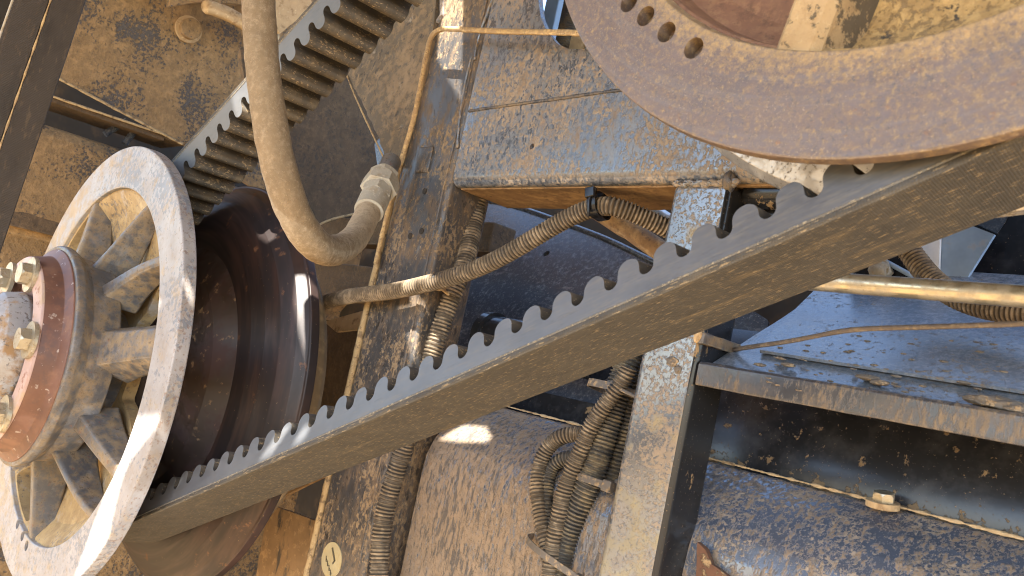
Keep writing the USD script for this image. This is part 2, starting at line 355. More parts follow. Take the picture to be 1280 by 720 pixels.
hubrust_m = grime('rusty_hub', (0.125, 0.055, 0.034), [
    dict(color=(0.21, 0.105, 0.06), scale=55, lo=0.45, hi=0.66, op=.7, h=.15, rough=.7),
    dict(color=(0.09, 0.045, 0.035), scale=80, lo=0.52, hi=0.66, op=.8, h=.1, rough=.5),
    dict(color=(0.38, 0.31, 0.26), scale=170, lo=0.62, hi=0.68, op=.7, h=.15, rough=.5)], rough=.55, bump=0.00025)
hubface_m = grime('pinkish_hub_face', (0.40, 0.27, 0.23), [
    dict(color=(0.42, 0.30, 0.16), scale=60, lo=0.45, hi=0.65, op=.6, h=.1),
    dict(color=(0.22, 0.09, 0.05), scale=110, lo=0.56, hi=0.66, op=.7, h=.15)], rough=.5, bump=0.0003)
cap_m = grime('scaled_steel_cap', (0.36, 0.35, 0.34), [
    dict(color=(0.34, 0.20, 0.08), scale=45, lo=0.48, hi=0.62, op=.9, h=.3),
    dict(color=(0.15, 0.12, 0.10), scale=200, lo=0.56, hi=0.64, op=.8, h=-.4)], rough=.45, metal=.3, bump=0.0005)
zinc_m = grime('yellow_zinc_plate', (0.50, 0.43, 0.30), [
    dict(color=(0.30, 0.26, 0.20), scale=90, lo=0.42, hi=0.66, op=.8, rough=.5, metal=.3, nr=.7),
    dict(color=(0.25, 0.15, 0.08), scale=400, lo=0.64, hi=0.7, op=.8, metal=0.0)], rough=.3, metal=.85, bump=0.0001)
rearfl_m = grime('dark_polished_flange', (0.016, 0.0105, 0.0095), [
    dict(color=(0.05, 0.025, 0.018), polar=(-.0545, .1345), along=.15, scale=90, lo=0.40, hi=0.70, op=.8, rough=.35, h=0),
    dict(color=(0.20, 0.09, 0.04), scale=70, lo=0.62, hi=0.72, op=.6, rough=.7, h=.1),
    dict(color=(0.30, 0.20, 0.11), scale=330, lo=0.66, hi=0.74, op=.5, h=.2)], rough=.5, bump=0.0002, extra_bump=.08, spec=.35)
rearrust_m = grime('brown_inner_flange', (0.035, 0.021, 0.014), [
    dict(color=(0.05, 0.025, 0.02), scale=40, lo=0.45, hi=0.65, op=.8),
    dict(color=(0.28, 0.17, 0.08), scale=120, lo=0.60, hi=0.7, op=.6, h=.2)], rough=.55, bump=0.0002)
rring_m = grime('rusty_dusty_wheel', (0.080, 0.054, 0.042), [
    dict(color=(0.105, 0.070, 0.054), scale=200, lo=0.40, hi=0.64, op=.8, h=.05, rough=.55, nr=.78),
    dict(color=(0.10, 0.082, 0.074), scale=520, lo=0.45, hi=0.66, op=.5, h=.1, rough=.4, polar=(.5749, .4784), along=.10),
    dict(color=(0.22, 0.15, 0.075), scale=700, lo=0.46, hi=0.78, op=.45, h=.15, nr=.8, grad=((.75, 0, .66), .80, .98, .20)),
    dict(color=(0.30, 0.205, 0.09), scale=330, lo=0.48, hi=0.78, op=.8, h=.3, nr=.8, radial=(.5749, .4784, .146, .159, .16), grad=((1, 0, 0), .54, .64, .04)),
    dict(color=(0.30, 0.235, 0.165), scale=800, lo=0.57, hi=0.67, op=.6, h=.3, nr=.72, big=(30, .25)),
    dict(color=(0.04, 0.035, 0.036), scale=520, lo=0.57, hi=0.66, op=.6, h=-.2, rough=.4, nr=.7),
    dict(color=(0.20, 0.095, 0.05), scale=240, lo=0.60, hi=0.70, op=.5, nr=.75)], rough=.40, bump=0.0002, spec=.7)
rrust_m = grime('red_rusted_web', (0.14, 0.068, 0.038), [
    dict(color=(0.20, 0.11, 0.058), scale=200, lo=0.42, hi=0.64, op=.8, h=.1, nr=.72),
    dict(color=(0.085, 0.045, 0.028), scale=120, lo=0.5, hi=0.68, op=.7, nr=.7)], rough=.8, bump=0.0003)
rdust_m = grime('ochre_dusted_web', (0.27, 0.175, 0.07), [
    dict(color=(0.36, 0.24, 0.095), scale=150, lo=0.40, hi=0.64, h=.4, nr=.72),
    dict(color=(0.15, 0.10, 0.048), scale=360, lo=0.52, hi=0.62, big=(20, .4), h=-.4, op=.85, nr=.7),
    dict(color=(0.045, 0.038, 0.03), scale=90, lo=0.60, hi=0.67, big=(14, .4), h=-.3, nr=.7)], rough=.95, bump=0.0005)
spoke_m = grime('pale_dusted_spoke', (0.31, 0.22, 0.115), [
    dict(color=(.25,.165,.08), scale=130, lo=0.45, hi=0.68, op=.7, nr=.72), dict(color=(0.38,0.28,0.15), scale=500, lo=0.55, hi=0.68, op=.6, h=.4),
    dict(color=(.05, .042, .03), scale=190, lo=.56, hi=.64, op=.85, nr=.7, grad=((.2, 1, 0), .108, .13, .25))], rough=.95, bump=0.0004)  # last layer paints shade down the side wall of the spoke
silver_m = grime('belt_polished_steel', (0.40, 0.39, 0.38), [
    dict(color=(0.36, 0.335, 0.30), scale=120, lo=0.4, hi=0.6, op=.8, rough=.5, metal=.2),
    dict(color=(0.12, 0.095, 0.065), scale=420, lo=0.53, hi=0.63, op=.75, rough=.6, big=(20, .4))], rough=.34, metal=.75, bump=0.0001)
hose_m = grime('dust_coated_hose', (0.175, 0.125, 0.07), [
    dict(color=(0.40, 0.31, 0.205), scale=260, lo=0.42, hi=0.82, op=.65, h=.3, nr=.78, grad=((0, 1, 0), -.03, .06, .25)),
    dict(color=(0.17, 0.115, 0.06), scale=60, lo=0.55, hi=0.72, op=.6, h=-.1),
    dict(color=(0.42, 0.32, 0.20), scale=800, lo=0.55, hi=0.68, op=.6, h=.6, nr=.7)], rough=.95, bump=0.0005)
fit_m = grime('dusty_hose_fitting', (0.30, 0.265, 0.205), [
    dict(color=(0.28, 0.21, 0.13), scale=130, lo=0.5, hi=0.66, op=.8, h=-.2),
    dict(color=(0.42, 0.365, 0.275), scale=420, lo=0.55, hi=0.66, op=.7, h=.4)], rough=.8, bump=0.0004)
rod_m = grime('dusty_wire_rod', (0.30, 0.20, 0.10), [
    dict(color=(0.46, 0.32, 0.15), scale=300, lo=0.45, hi=0.6, op=.9, h=.3),
    dict(color=(0.09, 0.07, 0.05), scale=500, lo=0.60, hi=0.68, op=.8)], rough=.7, bump=0.0003)
cable_m = grime('brown_cable', (0.085, 0.062, 0.045), [dict(color=(0.19, 0.14, 0.085), scale=330, lo=.45, hi=.65, op=.8, nr=.7)], rough=.6, bump=.0002)
soil_m = grime('dry_soil', (0.24, 0.155, 0.07), [
    dict(color=(0.31, 0.205, 0.095), scale=6, lo=0.42, hi=0.6), dict(color=(0.20, 0.13, 0.07), scale=30, lo=0.55, hi=0.7)], rough=1, bump=0.01, fine=60)
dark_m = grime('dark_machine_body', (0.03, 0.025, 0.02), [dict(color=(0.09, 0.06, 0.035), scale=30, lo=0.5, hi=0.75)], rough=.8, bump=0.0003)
tan_m = grime('pale_dusted_bar', (0.40, 0.28, 0.15), [
    dict(color=(0.22, 0.14, 0.07), scale=90, lo=0.5, hi=0.68, h=-.2), dict(color=(0.48, 0.36, 0.21), scale=300, lo=0.56, hi=0.66, h=.3)], rough=.9, bump=0.0004)
bead_m = grime('dusty_and_lit_edge', (0.34, 0.24, 0.12), [
    dict(color=(0.12, 0.08, 0.045), scale=160, lo=0.5, hi=0.64, op=.85, h=-.3), dict(color=(0.48, 0.35, 0.19), scale=420, lo=0.56, hi=0.66, op=.8, h=.4)], rough=.9, bump=0.0004)  # dust along edges; also the painted-in lit edges of bracket and strip
bluep_m = grime('clean_gray_panel', (0.24, 0.32, 0.42), [
    dict(color=(0.28, 0.26, 0.24), scale=120, lo=0.55, hi=0.7, op=.5), dict(color=(0.06, 0.05, 0.045), scale=300, lo=0.68, hi=0.73)], rough=.25, bump=0.0001)
steelrod_m = grime('bare_steel', (0.45, 0.44, 0.42), [dict(color=(0.25, 0.17, 0.10), scale=120, lo=0.5, hi=0.66, op=.8, metal=0.0)], rough=.35, metal=.8, bump=0.0002)
sticker_m = grime('aged_label', (0.34, 0.285, 0.165), [dict(color=(0.36, 0.27, 0.12), scale=150, lo=0.5, hi=0.7, op=.7)], rough=.5, bump=0.0001)
ink_m = grime('label_ink', (0.06, 0.05, 0.03), rough=.6, bump=0)
tie_m = grime('cable_tie_plastic', (0.10, 0.085, 0.07), [dict(color=(0.30, 0.21, 0.12), scale=260, lo=0.5, hi=0.62, op=.85, h=.4)], rough=.6, bump=0.0003)
clod_m = grime('mud_clod', (0.12, 0.10, 0.08), [dict(color=(0.28, 0.20, 0.12), scale=300, lo=0.5, hi=0.62, h=.5)], rough=.95, bump=0.0006)
hood_m = grime('added_hood_sheet', (0.16, 0.12, 0.08), [dict(color=(0.26, 0.18, 0.10), scale=30, lo=0.45, hi=0.65)], rough=.8, bump=0.0003)
rustplate_m = grime('orange_rust', (0.11, 0.05, 0.026), [dict(color=(0.07, 0.045, 0.03), scale=160, lo=0.5, hi=0.62, nr=.7), dict(color=(0.30, 0.20, 0.10), scale=160, lo=0.53, hi=0.66, nr=.7)], rough=.85, bump=0.0006)
bolt_m = grime('dull_zinc_bolt', (0.42, 0.37, 0.27), [dict(color=(0.22, 0.16, 0.09), scale=260, lo=0.46, hi=0.66, op=.8, rough=.6, metal=.1, nr=.7), dict(color=(.5, .5, .48), scale=400, lo=.58, hi=.68, op=.7, metal=.8, rough=.3)], rough=.34, metal=.7, bump=0.0002)
olive_m = grime('cast_side_flange', (0.16, 0.115, 0.065), [dict(color=(0.27, 0.19, 0.10), scale=80, lo=0.45, hi=0.65)], rough=.85, bump=0.0003)

ALPHA = 0.4503062
flank_m = grime('belt_flank_rubber', (0.072, 0.074, 0.079), [
    dict(color=(0.10, 0.102, 0.108), scale=60, lo=0.36, hi=0.70, op=.5, rough=.5, h=0, rot=ALPHA, stretch=(.6, 1, 2.5), nr=.72),
    dict(color=(0.035, 0.035, 0.037), scale=160, lo=0.55, hi=0.74, op=.5, rough=.35, h=-.15, rot=ALPHA, stretch=(.4, 1, 2.5), nr=.7),
    dict(color=(0.17, 0.145, 0.105), scale=300, lo=0.50, hi=0.76, op=.3, rough=.8, h=.1, rot=ALPHA, stretch=(.3, 1, 2.5), grad=((1, 0, 0), .30, .62, .09))], rough=.38, bump=0.00015, fine=1500)
def weave(node, link, col, hs):
    """fine cross-ribs of the cloth: u runs along the belt in metres."""
    uv = node('attribute', attribute='st'); sx = node('separate_xyz'); link(uv + '.vector', sx + '.vector')
    a = node('math', math_type='multiply', value2=2 * math.pi / 0.0011); link(sx + '.x', a + '.value1')
    c = node('math', math_type='multiply', value2=2 * math.pi / 0.011); link(sx + '.y', c + '.value1')
    d = node('math', math_type='multiply_add', value2=0.55); link(c + '.value', d + '.value1'); link(a + '.value', d + '.value3')
    s = node('math', math_type='sine'); link(d + '.value', s + '.value1')
    r = node('map_range', from_min=-1.0, from_max=1.0, to_min=0.90, to_max=1.06); link(s + '.value', r + '.value')
    m = node('vector_math', math_type='scale'); link(col, m + '.vector1'); link(r + '.result', m + '.scale')
    h = node('math', math_type='multiply_add', value2=0.2); link(s + '.value', h + '.value1'); link(hs, h + '.value3')
    return m + '.vector', h + '.value'
back_m = grime('belt_back_cloth', (0.046, 0.040, 0.031), [
    dict(color=(0.036, 0.031, 0.025), scale=90, lo=0.40, hi=0.68, op=.7, h=0, rot=ALPHA, stretch=(.5, 1, 1), nr=.7),
    dict(color=(0.15, 0.108, 0.055), scale=60, lo=0.56, hi=0.76, op=.6, h=.1, rot=ALPHA, stretch=(.25, 1.6, 1), big=(6, .35), nr=.7),
    dict(color=(0.23, 0.17, 0.095), scale=1000, lo=0.58, hi=0.66, op=.75, h=.5, rot=ALPHA, stretch=(.2, 1.2, 1), nr=.5)], rough=.7, bump=0.00015, tweak=weave)
def cog_gap_shade(node, link, col, hs):  # painted shade: darkens the gaps between teeth, lightens the dusty tips
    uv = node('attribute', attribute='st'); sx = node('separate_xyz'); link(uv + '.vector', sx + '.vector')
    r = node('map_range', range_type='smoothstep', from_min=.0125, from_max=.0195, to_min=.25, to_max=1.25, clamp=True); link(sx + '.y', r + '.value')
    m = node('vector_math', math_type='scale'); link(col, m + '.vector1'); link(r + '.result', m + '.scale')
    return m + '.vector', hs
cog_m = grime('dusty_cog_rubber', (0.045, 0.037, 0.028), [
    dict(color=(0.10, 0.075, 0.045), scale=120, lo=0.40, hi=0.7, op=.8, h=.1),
    dict(color=(0.30, 0.21, 0.11), scale=700, lo=0.57, hi=0.68, op=.75, h=.5, stretch=(1, .5, 1), big=(30, .3))], rough=.8, bump=0.0003, tweak=cog_gap_shade)
cord_m = grime('belt_cord_line', (0.11, 0.10, 0.085), [dict(color=(0.28, 0.23, 0.15), scale=750, lo=0.5, hi=0.62, op=.8, h=.6)], rough=.9, bump=0.0003)
cogdark_m = flank_m
belt2_m = grime('dark_ribbed_cloth', (0.034, 0.026, 0.02), [
    dict(color=(0.085, 0.06, 0.04), scale=350, lo=0.55, hi=0.70, op=.8, h=.3, stretch=(1, 1, .3)),
    dict(color=(0.02, 0.017, 0.015), scale=60, lo=0.5, hi=0.7, op=.7, stretch=(1, 1, .3))], rough=.75, bump=0.0002, tweak=weave)
def rings(pitch, dust):  # darkens the colour in the grooves between rings
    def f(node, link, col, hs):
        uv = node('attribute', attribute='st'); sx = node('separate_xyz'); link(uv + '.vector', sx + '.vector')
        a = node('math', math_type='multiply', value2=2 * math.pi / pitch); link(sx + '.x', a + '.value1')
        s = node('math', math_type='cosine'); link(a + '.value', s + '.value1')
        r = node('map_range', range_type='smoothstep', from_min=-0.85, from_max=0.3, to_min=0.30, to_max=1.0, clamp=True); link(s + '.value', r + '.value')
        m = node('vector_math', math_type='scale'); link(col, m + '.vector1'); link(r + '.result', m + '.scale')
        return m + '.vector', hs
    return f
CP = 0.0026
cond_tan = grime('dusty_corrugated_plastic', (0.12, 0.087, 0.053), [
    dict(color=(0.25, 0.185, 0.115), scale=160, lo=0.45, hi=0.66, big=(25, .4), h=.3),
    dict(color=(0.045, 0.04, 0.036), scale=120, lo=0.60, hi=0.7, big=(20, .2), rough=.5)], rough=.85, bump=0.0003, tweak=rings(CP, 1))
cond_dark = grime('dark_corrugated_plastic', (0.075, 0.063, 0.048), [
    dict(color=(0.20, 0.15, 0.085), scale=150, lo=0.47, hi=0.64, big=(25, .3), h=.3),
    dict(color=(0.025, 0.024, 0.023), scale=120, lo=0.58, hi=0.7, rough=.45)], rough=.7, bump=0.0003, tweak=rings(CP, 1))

# ------------------------------------------------------------------ ground
g = 60.0
gp = Polygon([(-g, -g), (g, -g), (g, g), (-g, g)])
single('ground', ext(gp, 0.3, frame(EX, EY, EZ, (0, 0, -1.4))), soil_m, kind='structure')

# ------------------------------------------------------------------ the machine's body behind, added hood above
def cbox(lo, hi): return rbox(lo, hi, 0.003, 8)
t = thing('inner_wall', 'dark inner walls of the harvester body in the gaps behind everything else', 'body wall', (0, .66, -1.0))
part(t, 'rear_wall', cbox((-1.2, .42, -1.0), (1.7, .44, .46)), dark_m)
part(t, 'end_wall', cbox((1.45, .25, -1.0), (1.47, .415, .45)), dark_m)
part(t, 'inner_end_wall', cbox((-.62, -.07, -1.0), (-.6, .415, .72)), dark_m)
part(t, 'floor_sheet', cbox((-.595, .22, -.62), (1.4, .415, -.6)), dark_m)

# added hood overhead, out of the picture: it shades the drive, and its cut-outs are shaped to cast the sunlit patches
ZH = 0.75
def cast(pts3): return [tuple((p + SUN_DIR * (ZH - p[2]) / SUN_DIR[2])[:2]) for p in pts3]
def hole(pts, Y): return Polygon(cast([at(*q, Y) for q in pts])).buffer(0)
HOLES = [
    hole([(560, -40), (579, -40), (578, 60), (576, 132), (562, 108), (545, 76)], .13),
    hole([(166, 523), (205, 520), (196, 536), (182, 553), (163, 577), (150, 607), (142, 640), (134, 680), (120, 730), (90, 730), (112, 670), (134, 610)], -.0278),
    hole([(284, 111), (300, 92), (314, 82), (314, 130), (304, 150), (294, 149)], .003),
    hole([(369, 350), (378, 336), (394, 330), (394, 400), (381, 447), (374, 425), (368, 390)], .074),
    hole([(322, 584), (338, 580), (352, 552), (366, 524), (350, 522), (342, 545)], .003),
    hole([(364, 566), (379, 562), (389, 530), (379, 530)], .003),
    hole([(510, 310), (521, 340), (538, 346), (538, 372), (492, 374), (492, 352), (509, 348)], .116),
    hole([(231, 352), (238, 360), (240, 384), (234, 376)], -.022),
    hole([(192, 376), (200, 378), (201, 388), (195, 392)], -.0278),
    hole([(514, 296), (518, 296), (526, 317), (522, 319)], .13),
    hole([(508, 396), (523, 400), (521, 446), (513, 446), (508, 425)], .13),
    hole([(539, 408), (549, 412), (540, 447), (531, 444)], .135),
    hole([(548, 570), (580, 520), (606, 515), (614, 545), (608, 562), (572, 572)], .168),
]
hp = sbox(-.75, -.74, 1.6, .20)
for h in HOLES: hp = hp.difference(h)
single('added_shade_hood', ext(hp, 0.003, frame(EX, EY, EZ, (0, 0, ZH))), hood_m, 'added unseen sheet hood with cut-outs shaped to cast the sunlit patches', 'hood')

# ------------------------------------------------------------------ dusty plates at the left, behind the left wheel (they face +X)
t = thing('side_plate', 'tan dust-caked plate with one bolt head, top left behind the toothed belt', 'plate', (-.35, .1, .39))
pl = plateX([(60, -60), (420, -60), (420, 300), (225, 178), (75, 98), (40, 80)], -.35, .005)
part(t, 'sheet', rough_up(pl, .0009, .02, .008, 3), mud_plate, smooth=35)
f0, f1 = atX(40, 80, -.35), atX(225, 178, -.35)
part(t, 'folded_edge', rough_up(rbox((-.43, f0[1], .3895), (-.352, .13, .393), .001), .0004, .02, .01, 5), mud_dark)
part(t, 'edge_line', tube(spline([atX(60, 91, -.349), atX(75, 99, -.349), atX(150, 139, -.349), atX(228, 180, -.349)], .004)[0], .0016, 8, noise=.0012)[0], bead_m, smooth=True)
b = atX(235, 37, -.35)
bl = part(t, 'bolt', trimesh.util.concatenate([cyl(b, b + [.011, 0, 0], .0125, 28)]), mud_plate, smooth=40)
part(bl, 'washer', cyl(b, b + [.0035, 0, 0], .0165, 28), tan_m, smooth=40)
t = thing('lower_ledge_strip', 'narrow dusty angle strip with a pale edge under the bolted tan plate', 'strip', (-.35, .05, .38))
part(t, 'strip', plateX([(40, 105), (67, 121), (205, 168), (205, 176), (67, 128), (40, 118)], -.352, .06), mud_dark)
part(t, 'edge_line', tube(spline([atX(50, 115, -.349), atX(67, 121, -.349), atX(140, 146, -.349), atX(205, 168, -.349)], .004)[0], .0014, 8, noise=.001)[0], bead_m, smooth=True)  # pale bead painted in for the lit lower edge
t = thing('rounded_guard', 'mud-crusted rounded guard with a dark scraped band behind the top of the left wheel', 'guard', (-.36, .1, .0))
pg = rnd([(-.02, -.6), (-.02, .235), (-.003, .252), (0, .262), (0, .352), (-.012, .364), (-.10, .366), (-.10, -.6)], .006)
gm = ext(Polygon(pg), .55, frame(EX, EZ, EY, (-.36, -.066, 0)))
part(t, 'shell', rough_up(gm, .0012, .025, .012, 9), mud_plate, smooth=40)
part(t, 'scraped_band', rough_up(rbox((-.37, -.066, .243), (-.3605, .3, .262), .001), .0006, .01, .006, 2), mud_dark, smooth=40)
t = thing('dark_clip', 'small dark blue steel clip in the shadow under the strip at upper left', 'clip', atX(150, 160, -.37))
c0 = atX(147, 160, -.375)
part(t, 'arm', cyl(c0 + [0, -.012, -.012], c0 + [0, .008, .012], .004, 12), slate_m)
part(t, 'arm', cyl(c0 + [0, .012, -.016], c0 + [0, .022, .010], .004, 12), slate_m)
t = thing('upper_linkage', 'dust-covered rounded arm above the bolted plate beside the hose', 'linkage', at(280, 15, .16))
q = [atX(254, 8, -.30), atX(262, 9, -.30), atX(285, 18, -.30), atX(305, 29, -.30), atX(345, 48, -.3)]
part(t, 'arm', tube(spline(q, .004)[0], np.r_[.006, np.full(len(spline(q, .004)[0]) - 1, .0085)], 14, noise=.002)[0], tan_m, smooth=True)
part(t, 'tab', rough_up(plateX([(215, -30), (420, -30), (345, 10), (300, 5), (250, 2), (212, 8)], -.31, .01), .0006, .01, .006, 4), mud_plate, smooth=40)
part(t, 'tab', rough_up(plateX([(343, 0), (380, -20), (392, 8), (350, 42), (343, 30)], -.27, .01), .0006, .01, .006, 6), tan_m, smooth=40)

t = thing('inner_shield', 'dark brown dusty shield behind the upper belt and the hanging hose', 'shield', (-.1, .2, .3))
part(t, 'sheet', rough_up(plateX([(300, 60), (480, 40), (475, 190), (472, 255), (392, 285), (320, 200)], -.12, .006), .0012, .02, .008, 12), mud_dark, smooth=40)
part(t, 'edge_line', tube(spline([atX(474, 190, -.118), atX(472, 255, -.118), atX(440, 268, -.118), atX(392, 286, -.118)], .004)[0], .0012, 8, noise=.001)[0], bead_m, smooth=True)
t = thing('cross_bar', 'brown rusty cross bar below the dark shield, left of the tall post', 'bar', (.0, .24, .28))
z0 = at(440, 285, .24)
part(t, 'bar', rough_up(rbox((-.35, .24, z0[2] - .017), (.12, .27, z0[2] + .012), .002), .0006, .02, .008, 2), mud_dark, smooth=40)
t = thing('lower_cross_bar', 'dim brown bar deep in the gap beside the dark disc', 'bar', (.0, .3, .22))
z0 = at(440, 345, .3)
part(t, 'bar', rough_up(rbox((-.4, .30, z0[2] - .03), (.12, .33, z0[2] + .014), .002), .0006, .02, .008, 4), mud_dark, smooth=40)
t = thing('pale_tab', 'pale dusty tab low in the gap left of the tall post', 'tab', at(435, 403, .2))
part(t, 'sheet', plate([(405, 402), (455, 388), (470, 392), (462, 410), (420, 415)], .2, .004), tan_m)
part(t, 'backing', plate([(385, 400), (470, 400), (470, 520), (380, 520)], .23, .004), mud_dark)

t = thing('lumpy_bracket', 'grey-brown bracket plate with crusted mud left of the tall post, beside the belt', 'bracket', at(490, 110, .125))
bk = plate([(434, 95), (452, 62), (500, 22), (530, -10), (546, -10), (541, 40), (527, 95), (511, 160), (500, 206), (484, 206), (470, 165), (452, 128)], .125, .006)
part(t, 'sheet', rough_up(bk, .0022, .012, .004, 21), grime('crusted_bracket', (0.10, 0.082, 0.06), [
    dict(color=(0.20, 0.145, 0.09), scale=130, lo=0.42, hi=0.66, h=.7, big=(15, .5), nr=.72), dict(color=(0.06, 0.055, 0.05), scale=170, lo=0.58, hi=0.68, big=(20, .3), h=-.5),
    dict(color=(0.40, 0.36, 0.31), scale=40, lo=0.62, hi=0.74, op=.6)], rough=.85, bump=.0007), smooth=50)
part(t, 'edge_line', tube(spline([at(434, 95, .124), at(443, 118, .124), at(462, 160, .124), at(484, 207, .124)], .003)[0], .0008, 8, noise=.0012)[0], bead_m, smooth=True)  # pale bead painted in for the lit left edge
t = thing('grey_spacer', 'small bluish grey steel spacer behind the hose fitting', 'spacer', at(478, 200, .15))
part(t, 'plate', plate([(468, 180), (478, 168), (488, 210), (500, 212), (498, 262), (486, 270), (474, 225)], .16, .005), slate_m)

# ------------------------------------------------------------------ tall post left of the panel
PY = .13
t = thing('tall_post', 'tall dusty black frame post with a round label near its foot', 'post', (.15, PY, -.6))
px0, px1 = .1135, .185
part(t, 'tube', rbox((px0, PY, -.6), (px1, PY + .045, .70), .0045, 12), post_m, smooth=30)
part(t, 'edge_bead', tube(spline([(px0 - .002, PY + .001, -.5), (px0 - .0015, PY + .001, .0), (px0 - .0018, PY, .2), (px0 - .001, PY, .43)], .004)[0], .0028, 10, noise=.0016)[0], bead_m, smooth=True)
part(t, 'front_seam', tube(spline([(px1 - .007, PY, -.4), (px1 - .0072, PY, .1), (px1 - .0068, PY, .33), (px1 - .005, PY, .5)], .005)[0], .0011, 8, noise=.0006)[0], post_m, smooth=True)
for q in [(527, 289), (531, 239), (513, 295)]:
    p = at(*q, PY); part(t, 'hole', cyl(p + [0, -.0006, 0], p + [0, .004, 0], .0026, 14), dark_m)
p = at(531, 200, PY)
part(t, 'weld_tab', rough_up(rbox(p + [-.009, -.0015, -.011], p + [.009, .002, .011], .001), .0005, .006, .003, 3), post_m, smooth=40)
p = at(415, 700, PY)
sk = part(t, 'round_label', cyl(p + [0, -.0007, 0], p + [0, .001, 0], .0135, 40), sticker_m)
def mark(a, b, w):
    a, b = np.array(a), np.array(b); return ext(LineString([a, b]).buffer(w, cap_style=2), .0003, XZ(PY - .0010))
o = p[[0, 2]]
mk = [mark(o + [-.002, .009], o + [.005, .0005], .0009), mark(o + [.005, .0012], o + [.003, -.002], .0007)]
for k in range(4):
    a = o + [-.0075 + .0032 * k, .001 - .0026 * k]
    mk += [mark(a, a + [.0012, -.004], .0004), mark(a + [.0006, -.002], a + [.002, -.0026], .00035), mark(a + [.0012, -.004], a + [.0024, -.0034], .00035)]
part(sk, 'print', trimesh.util.concatenate(mk), ink_m)

# slotted tab beside the post's head
t = thing('slotted_tab', 'grey plate tab with a rounded dark slot at the top edge of the picture', 'tab', at(540, 10, PY))
sl = Polygon([at(*q, PY)[[0, 2]] for q in [(534, -30), (551, -30), (551, 20), (546, 27), (538, 27), (534, 20)]]).buffer(.002)
tp = Polygon([at(*q, PY)[[0, 2]] for q in [(520, -40), (562, -40), (557, 40), (549, 74), (540, 100), (538, 60), (527, 36)]]).difference(Polygon([(px0 - .0025, -1), (1, -1), (1, 1), (px0 - .0025, 1)])).difference(sl)
part(t, 'plate', ext(tp, .005, XZ(PY - .001)), hubblk_m)
part(t, 'slot_lining', ext(sl.buffer(.0022).difference(sl), .010, XZ(PY - .003)), rim_m)

# ------------------------------------------------------------------ big panel with folded lower edge
underm = grime('brown_underside_mud', (0.19, 0.11, 0.05), [dict(color=(0.30, 0.19, 0.085), scale=90, lo=.4, hi=.66, h=.4, nr=.7), dict(color=(.07, .05, .035), scale=400, lo=.55, hi=.68, op=.7, h=-.3)], rough=.9, bump=.0005)
t = thing('speckled_panel', 'large black panel speckled with tan dust, slotted, behind the right wheel', 'panel', (.45, PY, .33))
PZ = .3325
_a = np.radians(np.linspace(180, 270, 12)); _r = .0055
prof = LineString([(PY + .0025, .72)] + [(PY + .0025 + _r + _r * math.cos(x), PZ + .0025 + _r + _r * math.sin(x)) for x in _a] + [(PY + .062, PZ + .0025)]).buffer(.0025, cap_style=2)
sh = toman(ext(prof, .60, YZ(px1 + .0015)))
so = Polygon([at(*q, PY)[[0, 2]] for q in [(673, -60), (673, 0), (676, 22), (684, 40), (696, 54), (710, 61), (790, 62), (790, -60)]]).buffer(-.003).buffer(.003)
sh = sh - toman(ext(so, .02, XZ(PY - .006)))
hp_ = at(665, 183, PY)
sh = sh - toman(cyl(hp_ - [0, .01, 0], hp_ + [0, .01, 0], .0022, 14))
shm = totri(sh.refine_to_length(.02))
part(t, 'sheet', shm, panel_m, smooth=25)
def bead(pts, r, Y, nz=.0012, st=.0025): return tube(spline([at(*q, Y) for q in pts], st)[0], r, 8, noise=nz)[0]
part(t, 'weld_seam', bead([(586, 139), (640, 131), (700, 123), (742, 117), (800, 110)], .0011, PY - .0003), lip_m, smooth=True)
part(t, 'weld_seam', bead([(594, 75), (601, 40), (612, 10), (620, -20)], .0013, PY), panel_m, smooth=True)
part(t, 'weld_seam', bead([(572, 185), (579, 120), (590, 70)], .0012, PY, .0006), panel_m, smooth=True)
_lo = [(at(560 + 8 * k, 240, PY + .004)[0], PY + .012 + .006 * math.sin(k), PZ - .0012) for k in range(0, 50)]
part(t, 'underside_mud', rough_up(rbox((px1 + .003, PY + .0085, PZ - .0010), (px1 + .59, PY + .0615, PZ + .001), .0006), .0006, .008, .006, 17), underm, smooth=40)
# things seen through the slot
t = thing('threaded_rod', 'upright threaded steel rod inside the panel slot beside the right wheel', 'rod', at(705, 30, .19))
p = at(706, 55, .19); zs = np.arange(p[2] - .02, p[2] + .16, .0005); k = np.arange(len(zs))
part(t, 'thread', tube(np.stack([np.full_like(zs, p[0]), np.full_like(zs, p[1]), zs], 1), .0075 + .0009 * np.cos(k * 2 * np.pi / 4), 20)[0], hubblk_m, smooth=False)
p = at(690, 20, .2)
part(t, 'guide_plate', rbox(p + [-.012, 0, -.05], p + [.004, .01, .1], .001), bluep_m)
t = thing('slot_block', 'pale block low in the panel slot', 'block', at(722, 52, .19))
p = at(718, 55, .18)
part(t, 'block', rbox(p + [-.006, 0, -.012], p + [.010, .02, .008], .001), tan_m)
part(t, 'pin', cyl(p + [.014, .004, -.02], p + [.014, .004, .03], .004), steelrod_m)

